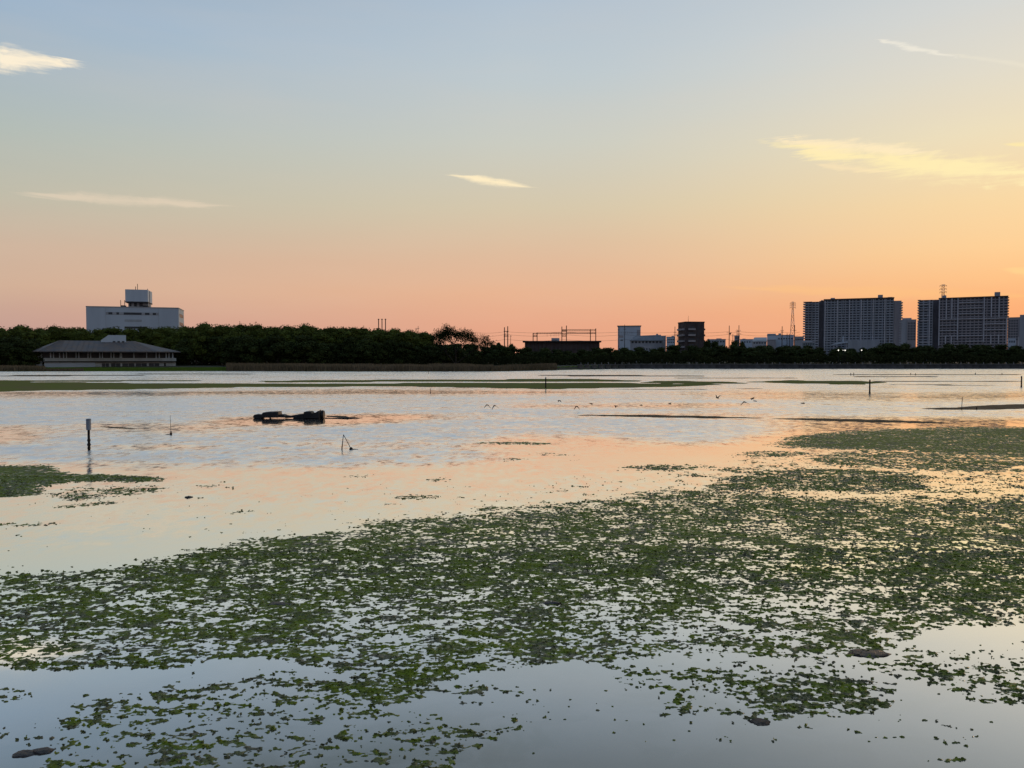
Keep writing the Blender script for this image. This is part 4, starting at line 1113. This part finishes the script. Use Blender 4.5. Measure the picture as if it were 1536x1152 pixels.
# sparse tree at the end of the wood
def sparse_tree():
    rr = random.Random(5)
    p = at(683, 484, 306); z0 = gz(p.x, 306); h = p.z - z0
    root = empty('sparse_tree', (p.x, 306, z0))
    tag(root, 'open crowned broad tree with sky showing between its branches', 'tree')
    tips = []; mb = MB()
    def grow(a, d, L, r, lev):
        b = a + d * L
        mid = a.lerp(b, .5) + Vector((rr.uniform(-.06, .06), rr.uniform(-.06, .06), rr.uniform(0, .06))) * L
        mb.tube([a, mid, b], [r, r * .82, r * .62], 6)
        if lev >= 2:
            tips.append((mid, L)); tips.append((b, L))
        if lev == 5:
            return
        for i in range(3 if lev < 3 else 2):
            dd = (d + Vector((rr.uniform(-.85, .85), rr.uniform(-.85, .85), rr.uniform(-.25, .45)))).normalized()
            grow(b, dd, L * rr.uniform(.62, .82), r * .6, lev + 1)
    s = h / 15.0
    grow(Vector((0, 0, 0)), Vector((.03, 0, 1)).normalized(), 4.2 * s, .32, 0)
    grow(Vector((0.3, 0, 1.0)), Vector((.75, .1, .62)).normalized(), 4.0 * s, .22, 1)
    grow(Vector((-0.3, 0, 1.0)), Vector((-.6, .1, .8)).normalized(), 4.0 * s, .22, 1)
    mb.build('trunk', m_bark, root)
    lf = MB()
    for (c, L) in tips:
        if rr.random() < .12:
            continue
        for j in range(19):
            q = c + Vector((rr.gauss(0, .75), rr.gauss(0, .75), rr.gauss(0, .5)))
            nn_ = Vector((rr.gauss(0, 1), rr.gauss(0, 1), rr.gauss(0, 1))).normalized(); t1 = nn_.orthogonal().normalized(); t2 = nn_.cross(t1); Ls = rr.uniform(.12, .26)
            lf.add([q - t1 * Ls, q + t2 * Ls * .6, q + t1 * Ls, q - t2 * Ls * .6], [(0, 1, 2), (0, 2, 3)])
    lf.build('crown', m_leaf2, root)
    return root
sp = sparse_tree()
bpy.context.view_layer.update()
zt = max((c.matrix_world @ Vector(b)).z for c in sp.children for b in c.bound_box); want = at(683, 484, 306).z
f_ = (want - sp.location.z) / (zt - sp.location.z); sp.scale = (f_ * 1.05, f_, f_)

# reed beds
def reed_bed(name, areas, n, hmin, hmax, label, m, seed):
    rr = np.random.default_rng(seed)
    co = []; 
    for (u0, v0, u1, v1, frac) in areas:
        k = int(n * frac)
        uu = rr.uniform(u0, u1, k); d = rr.uniform(0, 1, k)
        th = (uu - 768) / F
        y0 = 246.0 + d * v0; x0 = th * y0
        y = shore_y(x0) + 1.0 + d * v0; x = th * y
        z = land_z(x, y)
        h = rr.uniform(hmin, hmax, k) * (0.8 + 0.35 * vnoise(x * .12, y * .12, 3)) * v1
        w = rr.uniform(.05, .12, k); ln = rr.normal(0, .14, k) * h; a = rr.uniform(-1, 1, k)
        dx, dy = w * np.cos(a), w * np.sin(a)
        co.append(np.stack([np.stack([x - dx, y - dy, z - .1], -1), np.stack([x + dx, y + dy, z - .1], -1), np.stack([x + dx * .9 + ln * .6, y + dy, z + h * .7], -1), np.stack([x + ln, y, z + h], -1)], 1))
    co = np.concatenate(co).reshape(-1, 3)
    me = bpy.data.meshes.new(name); fill_mesh(me, co, np.arange(len(co)).reshape(-1, 4)); me.materials.append(m)
    return tag(link(name, me), label, 'reeds', kind='stuff')
m_reed = mat('dry_reed', (0.20, 0.155, 0.095), 0.8, 0.25, 0.06, (0.13, 0.105, 0.06), 0.0, island=0.3)
reed_bed('reed_bed', [(340, 26, 560, 1.0, .40), (560, 20, 740, .95, .28), (730, 14, 835, .75, .12), (-150, 22, 68, .75, .16), (60, 8, 125, .4, .04)], 60000, 1.5, 2.3, 'brown dry reed bed along the far shore below the wood', m_reed, 1)
m_grass = mat('lawn_grass', (0.10, 0.19, 0.025), 0.8, 0.25, 0.15, (0.11, 0.14, 0.03), 0.0, island=0.3)
reed_bed('grass_bank', [(60, 48, 350, .16, .6), (-150, 10, 900, .14, .4)], 30000, 1.2, 2.2, 'short green grass bank in front of the visitor centre', m_grass, 2)['category'] = 'grass'
m_scrub = mat('dark_scrub', (0.035, 0.042, 0.016), 0.85, 0.25, 0.1, (0.022, 0.028, 0.012), 0.0, island=0.3)
def undergrowth(name, path, n, hmax, label, seed):
    """a dense strip of twigs and leaves closing the gaps between the stems"""
    rr = np.random.default_rng(seed)
    t = rr.uniform(0, len(path) - 1.001, n); i = t.astype(int); f = t - i
    P_ = np.array(path, float); base = P_[i] * (1 - f)[:, None] + P_[i + 1] * f[:, None]
    x = base[:, 0] + rr.normal(0, .6, n); y = base[:, 1] + rr.uniform(0, 9, n)
    top = hmax * (0.65 + 0.5 * vnoise(x * .25, y * .1, seed))
    z = land_z(x, y) + top * rr.uniform(0, 1, n) ** .8
    a = rr.uniform(0, math.tau, n); b = rr.uniform(-1, 1, n); s = rr.uniform(.18, .42, n)
    e1 = np.stack([np.cos(a), np.sin(a) * .6, b * .5], -1) * s[:, None]; e2 = np.stack([-np.sin(a) * .4, np.cos(a) * .3, np.abs(b) * .4 + .6], -1) * s[:, None]
    p = np.stack([x, y, z], -1)
    co = np.stack([p - e1, p - e2 * .8, p + e1, p + e2], 1).reshape(-1, 3)
    me = bpy.data.meshes.new(name); fill_mesh(me, co, np.arange(4 * n).reshape(-1, 4)); me.materials.append(m_scrub)
    return tag(link(name, me), label, 'undergrowth', kind='stuff')
undergrowth('undergrowth', [((u_ - 768) / F * 318, 318) for u_ in (-140, 52)], 6000, 4.5, 'dark undergrowth below the wood left of the visitor centre', 1)
undergrowth('undergrowth', [((u_ - 768) / F * 328, 328) for u_ in (52, 345)], 7000, 4.0, 'dark undergrowth behind the visitor centre', 2)
undergrowth('undergrowth', [((u_ - 768) / F * 312, 312) for u_ in (335, 560, 720)], 12000, 4.5, 'dark undergrowth between the brown reeds and the wood', 3)
undergrowth('undergrowth', [((u_ - 768) / F * 317, 317) for u_ in (700, 1000, 1350, 1680)], 30000, 4.0, 'dark undergrowth along the top of the sea wall', 4)

# sea wall of concrete panels
def sea_wall():
    x0, x1 = 24.0, 330.0
    root = empty('sea_wall', (160, 307, 0))
    tag(root, 'long grey concrete panel sea wall at the edge of the far water', 'wall')
    mc = mat('sea_wall_concrete', (0.085, 0.09, 0.095), 0.85, 0.35, 0.5, (0.04, 0.045, 0.045), 0.25, streak=True)
    hs = [MB().add([(-1.47, 0, -.4), (1.47, 0, -.4), (1.47, .28, 1.55), (-1.47, .28, 1.55), (-1.47, .6, -.4), (1.47, .6, -.4), (1.47, .6, 1.55), (-1.47, .6, 1.55)], [(0, 1, 2, 3), (5, 4, 7, 6), (3, 2, 6, 7), (0, 3, 7, 4), (1, 5, 6, 2), (0, 4, 5, 1)]).mesh('panel', mc)]
    post = MB().box(-.07, .07, -.02, .12, 1.85, 2.6).mesh('fence_post', m_fac2)
    cop = MB().box(-1.49, 1.49, -.1, .75, 1.56, 1.86).mesh('coping', mat('coping_concrete', (0.14, 0.145, 0.15), 0.85, 0.3, 0.4, None, 0.2))
    toe = MB().box(-1.48, 1.48, -.9, -.03, -.4, .28).mesh('toe_block', mc)
    x = x0; rr = random.Random(3)
    while x < x1:
        y = float(shore_y(np.array([x]))[0]) + 0.6
        y2 = float(shore_y(np.array([x + 3]))[0]) + 0.6
        a = math.atan2(y2 - y, 3.0)
        for nm, me in (('panel', hs[0]), ('coping', cop), ('toe_block', toe)):
            o = link(nm, me, root); o.location = (x + 1.5 - 160, (y + y2) / 2 - 307 + rr.uniform(-.04, .04), rr.uniform(-.05, .03)); o.rotation_euler = (0, 0, a)
        if rr.random() < .8:
            o = link('fence_post', post, root); o.location = (x + 1.5 - 160, (y + y2) / 2 - 307 + .1, -.03)
        x += 3.0
sea_wall()

# lit lamps on the path under the belt
m_lamp = bpy.data.materials.new('lit_lamp'); m_lamp.use_nodes = True
_b = m_lamp.node_tree.nodes['Principled BSDF']; _b.inputs['Base Color'].default_value = (.8, .78, .7, 1); _b.inputs['Emission Color'].default_value = (1, .95, .82, 1); _b.inputs['Emission Strength'].default_value = 1.4
for uu, v, r, lb in ((1257.6, 525.4, .26, 'bright lit park lamp before the tree belt, set apart from a close pair'), (1264.6, 525.3, .13, 'small dim lit lamp close beside a brighter one before the tree belt'), (1267.7, 525.5, .24, 'brighter lit lamp of the close pair before the tree belt'), (1292.5, 525.3, .22, 'lone lit park lamp before the tree belt below the slab block')):
    p = at(uu, v, 316); S = empty('park_lamp', (p.x, p.y, 1.9)); tag(S, lb, 'lamp', 'lit lamps before the tree belt')
    hh = p.z - 1.9
    MB().tube([(0, 0, 0), (0, 0, hh - r)], [.07, .05], 8).build('post', m_dark, S)
    MB().lathe([(r * .3, hh - r), (r * .85, hh - r * .5), (r, hh), (r * .8, hh + r * .6), (r * .2, hh + r)], 12).build('lamp_globe', m_lamp, S, True)
    MB().lathe([(r * .5, hh + r), (r * .3, hh + r * 1.25)], 8).build('cap', m_dark, S)

# ================================================================== things standing in the water
def rod(mb, pts, r, n=8):
    return mb.tube(pts, r, n)
def stake(u, v_top, v_base, r, label, name='mooring_post', lean=0.0, collar=True, group='thin posts standing in the water', m=None):
    b = ground_pt(u, v_base); t = at(u, v_top, b.y)
    h = t.z
    root = empty(name, b); tag(root, label, 'post', group)
    pr = [(0, 0, -.4), (0, 0, .05), (lean * .5 * h, 0, h * .5), (lean * h, 0, h)]
    MB().tube(pr, [r * 1.05, r * 1.1, r, r * .92], 10).build('shaft', m or m_wood, root)
    if collar:
        MB().lathe([(r * 1.15, -.05), (r * 1.5, .0), (r * 1.35, .06), (r * 1.18, .12)], 10).build('barnacle_band', m_wood, root)
    return root
stake(818.6, 566, 583, .085, 'dark wooden post at the near edge of the green algae flat')
stake(1304.5, 569.5, 590, .085, 'dark wooden post standing in open water right of the algae flats')
stake(1532, 564, 581, .085, 'dark wooden post in the far water beyond the dark mud spit')
stake(1442.6, 595, 614, .022, 'thin stake standing on the dark mud spit', lean=.03, collar=True)
stake(1465, 610, 614.5, .03, 'stub of a stake beside the thin one on the mud spit')
stake(645.5, 582, 589.5, .03, 'short thin stake just below the green algae flat')
for uu, a, b in ((1276, 559.5, 563), (1280.5, 559, 563), (1366, 559.5, 562.5), (1373, 560, 563), (1463, 559, 562), (1503, 559.5, 562.5)):
    stake(uu, a, b, .08, 'tiny dark stake in the far water before the sea wall', collar=False, group='tiny far stakes')
stake(642.5, 556, 560.5, .06, 'small dark stake off the far reed bed', collar=False)
# gauge post with grey sleeve
b = ground_pt(133.6, 675); root = empty('gauge_post', b); tag(root, 'dark tide gauge post with a pale blue grey sleeve on top', 'post')
k = b.y / F
zz = lambda v: H + (HZ - v) * k
MB().tube([(0, 0, -.4), (0, 0, .02), (.004, 0, zz(666)), (-.004, 0, zz(655)), (0, 0, zz(645))], [.05, .055, .052, .05, .05], 12).build('shaft', m_wood, root)
sl = MB().lathe([(.098, zz(645)), (.1, zz(644.8)), (.1, zz(629)), (.085, zz(628.2)), (.02, zz(628))], 16).build('sleeve', mat('grey_plastic', (.26, .31, .38), .5, .1, 2.0), root)
MB().lathe([(.103, zz(630.2)), (.106, zz(630)), (.106, zz(629.4)), (.103, zz(629.2))], 16).build('rim', mat('dark_plastic', (.08, .09, .10), .5, .1, 2.0), sl)
rb = random.Random(2)
for v, rr_ in ((667, .078), (660.5, .07), (672, .066)):
    MB().lathe([(.05, zz(v) - .07), (rr_, zz(v) - .03), (rr_ * .95, zz(v) + .02), (.05, zz(v) + .06)], 9).build('barnacle_clump', m_wood, root)
# thin marker rod with knot
b = ground_pt(256.5, 652); root = empty('marker_rod', b); tag(root, 'very thin upright marker rod with a weed knot at its foot', 'rod'); k = b.y / F
MB().tube([(0, 0, -.3), (-.01, 0, .5), (-.035, 0, 30 * k)], [.014, .012, .008], 8).build('shaft', m_wood, root)
MB().lathe([(.02, -.04), (.055, .0), (.06, .06), (.035, .13), (.015, .2)], 9).build('weed_knot', m_wood, root)
MB().tube([(-.3, .02, .008), (-.15, .0, .012), (0, 0, .03)], [.012, .016, .014], 6).build('weed_strand', m_wood, root)
# bent rod forming an A
b = ground_pt(513, 675); k = b.y / F; root = empty('bent_rod', b); tag(root, 'thin bent rod making a narrow triangle out of the water', 'rod')
apex = (2.4 * k, .0, 23 * k)
MB().tube([(-.2 * k, 0, -.3), (0, 0, 3 * k), (1.2 * k, 0, 14 * k), apex], [.022, .026, .016, .014], 8).build('upright', m_wood, root)
MB().tube([apex, (7.5 * k, .1, 12 * k), (12 * k, .2, .02)], [.014, .014, .016], 8).build('leaning_rod', m_wood, root)
MB().lathe([(.02, -.03), (.085, .0), (.075, .05), (.03, .1)], 9, (12.3 * k, .2)).build('weed_clump', m_wood, root)
MB().tube([(12.5 * k, .2, .012), (17 * k, .25, .012), (23 * k, .2, .008)], [.02, .013, .006], 6).build('trailing_strand', m_wood, root)
# wreck
b = ground_pt(434, 627.5); k = b.y / F; root = empty('wreck', b); tag(root, 'black half sunken wreck with a boxy block, bare beam and wheel end', 'wreck')
wx = lambda u_: (u_ - 434) * k
wz = lambda v: (627.5 - v) * k
m_black = mat('slimy_black', (0.012, 0.012, 0.012), .55, .3, 2.0, None, .4, .02)
def lump(pts, name, y0=-.25, y1=.25, bev=.06):
    mb = MB(); poly = [(wx(a), wz(v)) for a, v in pts]; n_ = len(poly)
    cx = sum(p[0] for p in poly) / n_; cz = sum(p[1] for p in poly) / n_
    ring = lambda y, s: [(cx + (x_ - cx) * s, y, cz + (z_ - cz) * s) for x_, z_ in poly]
    vs = ring(y0, .86) + ring(y0 + bev, 1) + ring(y1 - bev, 1) + ring(y1, .86)
    fs = [tuple(range(n_)), tuple(reversed(range(3 * n_, 4 * n_)))] + [(j * n_ + (i + 1) % n_, j * n_ + i, (j + 1) * n_ + i, (j + 1) * n_ + (i + 1) % n_) for j in range(3) for i in range(n_)]
    return mb.add(vs, fs).build(name, m_black, root)
lump([(380, 625.5), (382, 622), (387, 620.8), (392, 621.5), (396, 623.5), (396, 627.3), (388, 627.8), (382, 627.3)], 'float', -.2, .2)
lump([(395, 625.6), (395, 621), (397, 618.2), (403, 617.6), (412, 617.3), (420, 616.9), (420.5, 621), (420.5, 625.6), (400, 626)], 'engine_block', -.45, .45)
lump([(419.5, 625.8), (419.5, 621.5), (426, 621), (430, 623.5), (430, 625.8)], 'bracket', -.3, .3)
MB().tube([(wx(428), 0, wz(624.5)), (wx(437), .02, wz(625)), (wx(448), 0, wz(623.3)), (wx(458), 0, wz(622.5))], [.11, .08, .09, .12], 9).build('beam', m_black, root)
lump([(440, 627.2), (444, 624), (452, 621), (458, 619.5), (458, 627.8), (448, 627.8)], 'hull_side', -.22, .22)
lump([(457.5, 627.8), (457.5, 617.5), (462, 616.6), (468, 616.8), (470, 619.5), (476, 618), (480, 615.5), (481.5, 619), (481.5, 628)], 'gearbox', -.35, .35)
MB().tube([(wx(479.5), 0, wz(619)), (wx(481), 0, wz(614.6))], [.05, .03], 8).build('lever', m_black, root)
wl_ = MB()
for i in range(2):
    wl_.tube([(wx(482.2 + i * 2.2), .05, wz(621.8)), (wx(484.2 + i * 1.9), .05, wz(621.8))], [.28 - .02 * i, .30 - .03 * i], 18)
wl_.build('wheel', m_black, root)
MB().tube([(wx(488), -.1, .01), (wx(508), -.15, .018), (wx(522), -.1, .03), (wx(524), -.1, .015), (wx(540), -.1, .006)], [.02, .03, .07, .05, .015], 7).build('trailing_plank', m_black, root)

for a_ in (405, 467):
    MB().tube([(wx(a_), 0, -.2), (wx(a_ + .4), 0, wz(624.5))], [.05, .06], 7).build('strut', m_black, root)

# stones and lumps among the algae
def stone(u_, v_, wpx, hpx, label, m, seed, dpx=1.0):
    p = ground_pt(u_, v_); k = p.y / F; rr = np.random.default_rng(seed)
    bm = bmesh.new(); bmesh.ops.create_icosphere(bm, subdivisions=3, radius=1.0)
    ph = rr.uniform(0, 9, 6)
    for vt in bm.verts:
        c = vt.co
        s = 1 + .25 * (mnoise.noise(c * 2.3 + Vector((seed * 3.1, 0, 0)))) + .16 * mnoise.noise(c * 5.5 + Vector((0, seed, 0))) + .08 * math.sin(c.x * 3 + ph[0]) * math.cos(c.y * 4 + ph[1]) + .09 * math.sin(c.z * 6 + c.x * 5 + ph[2]) + .05 * math.sin(c.x * 13 + ph[3]) * math.sin(c.y * 11 + ph[4])
        vt.co = Vector((c.x * s * wpx * k / 2, c.y * s * wpx * k / 2 * dpx, max((c.z * s + .25 * mnoise.noise(c * 7)) , -.3) * hpx * .62 * k))
    me = bpy.data.meshes.new('stone'); bm.to_mesh(me); bm.free(); me.materials.append(m)
    o = link('stone', me, None, True); o.location = p
    tag(o, label, 'stone')
m_stone = mat('wet_stone', (.03, .028, .026), .5, .3, 6.0, (.055, .05, .045), .4, .02)
m_mound = mat('shell_mound', (.13, .115, .10), .8, .3, 14.0, (.07, .06, .05), .2, .03)
stone(1302, 980, 60, 2.6, 'flat black wet stone among algae scraps by open water', m_stone, 1, .6)
stone(1140, 1083, 30, 2.6, 'pale brown shelly lump at the tip of the lower algae patch', m_mound, 3, .8)
stone(36, 1131, 32, 4, 'dark drift lump with a twin in the open water', m_stone, 4, .7)
stone(64, 1127, 34, 5, 'larger dark drift lump beside its twin', m_stone, 5, .6)
stone(420, 906, 34, 3, 'dark grey lump in a gap of the algae mat', m_stone, 6, .6)
stone(827, 905, 26, 4, 'low black lump buried in the middle of the algae mat', m_stone, 7, .6)
stone(283, 746, 12, 3, 'tiny dark stone in the calm channel', m_stone, 8, .8)

# ------------------------------------------------------------------ birds: one skin lofted from wing tip to wing tip
m_bird = mat('bird_feathers', (.016, .014, .013), .9, .25, 8.0, (.024, .021, .019), .0)
def bird(u_, v_, span_px, up, bank, label, Y=58.0, yaw=0.0, turn=None):
    p = at(u_, v_, Y); k = Y / F; sp_ = span_px * 1.45 * k
    secs = []      # (span position -1..1, lift, chord front, chord back, thickness)
    for t in (-1, -.82, -.55, -.28, -.13, -.07, 0, .07, .13, .28, .55, .82, 1):
        a = abs(t)
        if a < .1:
            w = 1 - (a / .1) ** 2 * .55
            secs.append((t, 0.0, .52 * w + .06, -.58 * w - .04, .13 * w))
        else:
            q = (a - .1) / .9
            lift = up * (math.sin(q * 1.9) * .55 if up > 0 else q ** 1.3 * .62 if abs(up) > .3 else q * .4)
            secs.append((t, lift, .17 * (1 - q) + .08 - .28 * q * q, -.17 * (1 - q) - .06 - .30 * q * q, .035 * (1 - q) + .006))
    mb = MB(); L = sp_ * .5; C = max(sp_, .45) * .46; n_ = 8; vs = []
    for (t, lf, f0, b0, th) in secs:
        for j in range(n_):
            a = math.tau * j / n_
            c = (f0 + b0) / 2 + (f0 - b0) / 2 * math.cos(a)
            vs.append((t * L, c * C, lf * L * 1.6 + th * C * math.sin(a)))
    fs = [(i * n_ + j, i * n_ + (j + 1) % n_, (i + 1) * n_ + (j + 1) % n_, (i + 1) * n_ + j) for i in range(len(secs) - 1) for j in range(n_)]
    fs += [tuple(reversed(range(n_))), tuple(range((len(secs) - 1) * n_, len(secs) * n_))]
    o = mb.add(vs, fs).build('wading_bird', m_bird, None, True)
    o.location = p; o.rotation_euler = (0.1, bank, yaw)
    tag(o, label, 'bird', 'birds flying low over the water')
BL = 'small dark shorebird '
bird(731, 607.5, 9, -.7, .1, BL + 'with wings pressed down, leading a close pair', yaw=R(100 - 60))
bird(742, 608.5, 9, -.75, -.15, BL + 'with wings pressed down, trailing in the close pair', yaw=R(35))
bird(839, 601, 8, -.35, .1, BL + 'gliding with slightly drooped wings above its fellows', yaw=R(60))
bird(865, 609.5, 8, -.8, .05, BL + 'with deeply cupped wings close to the water', yaw=R(40))
bird(886.5, 605.3, 8, -.3, .35, BL + 'banking with one wing low', yaw=R(60))
bird(924, 609, 8, -.25, -.2, BL + 'skimming level above the tip of the long mud bar', yaw=R(65))
bird(961.5, 608, 7, .1, -.15, BL + 'flying flat over the left part of the long mud bar', yaw=R(75))
bird(1004.5, 605.8, 8, .12, -.2, BL + 'flying flat over the middle of the long mud bar', yaw=R(70))
bird(1076, 597, 9, .8, .1, BL + 'with both wings raised in a V', yaw=R(30))
bird(1117, 603, 11, -.55, -.05, BL + 'seen as a wide arch with long bowed wings', yaw=R(15))
bird(1128.5, 598, 9, .1, -.3, BL + 'tilted flat just above another level one', yaw=R(50))
bird(1132.5, 601.5, 8, .0, .0, BL + 'level just under the tilted one', yaw=R(60))
bird(1204, 605, 9, .1, -.1, BL + 'alone and level over open water right of the flock', yaw=R(60))
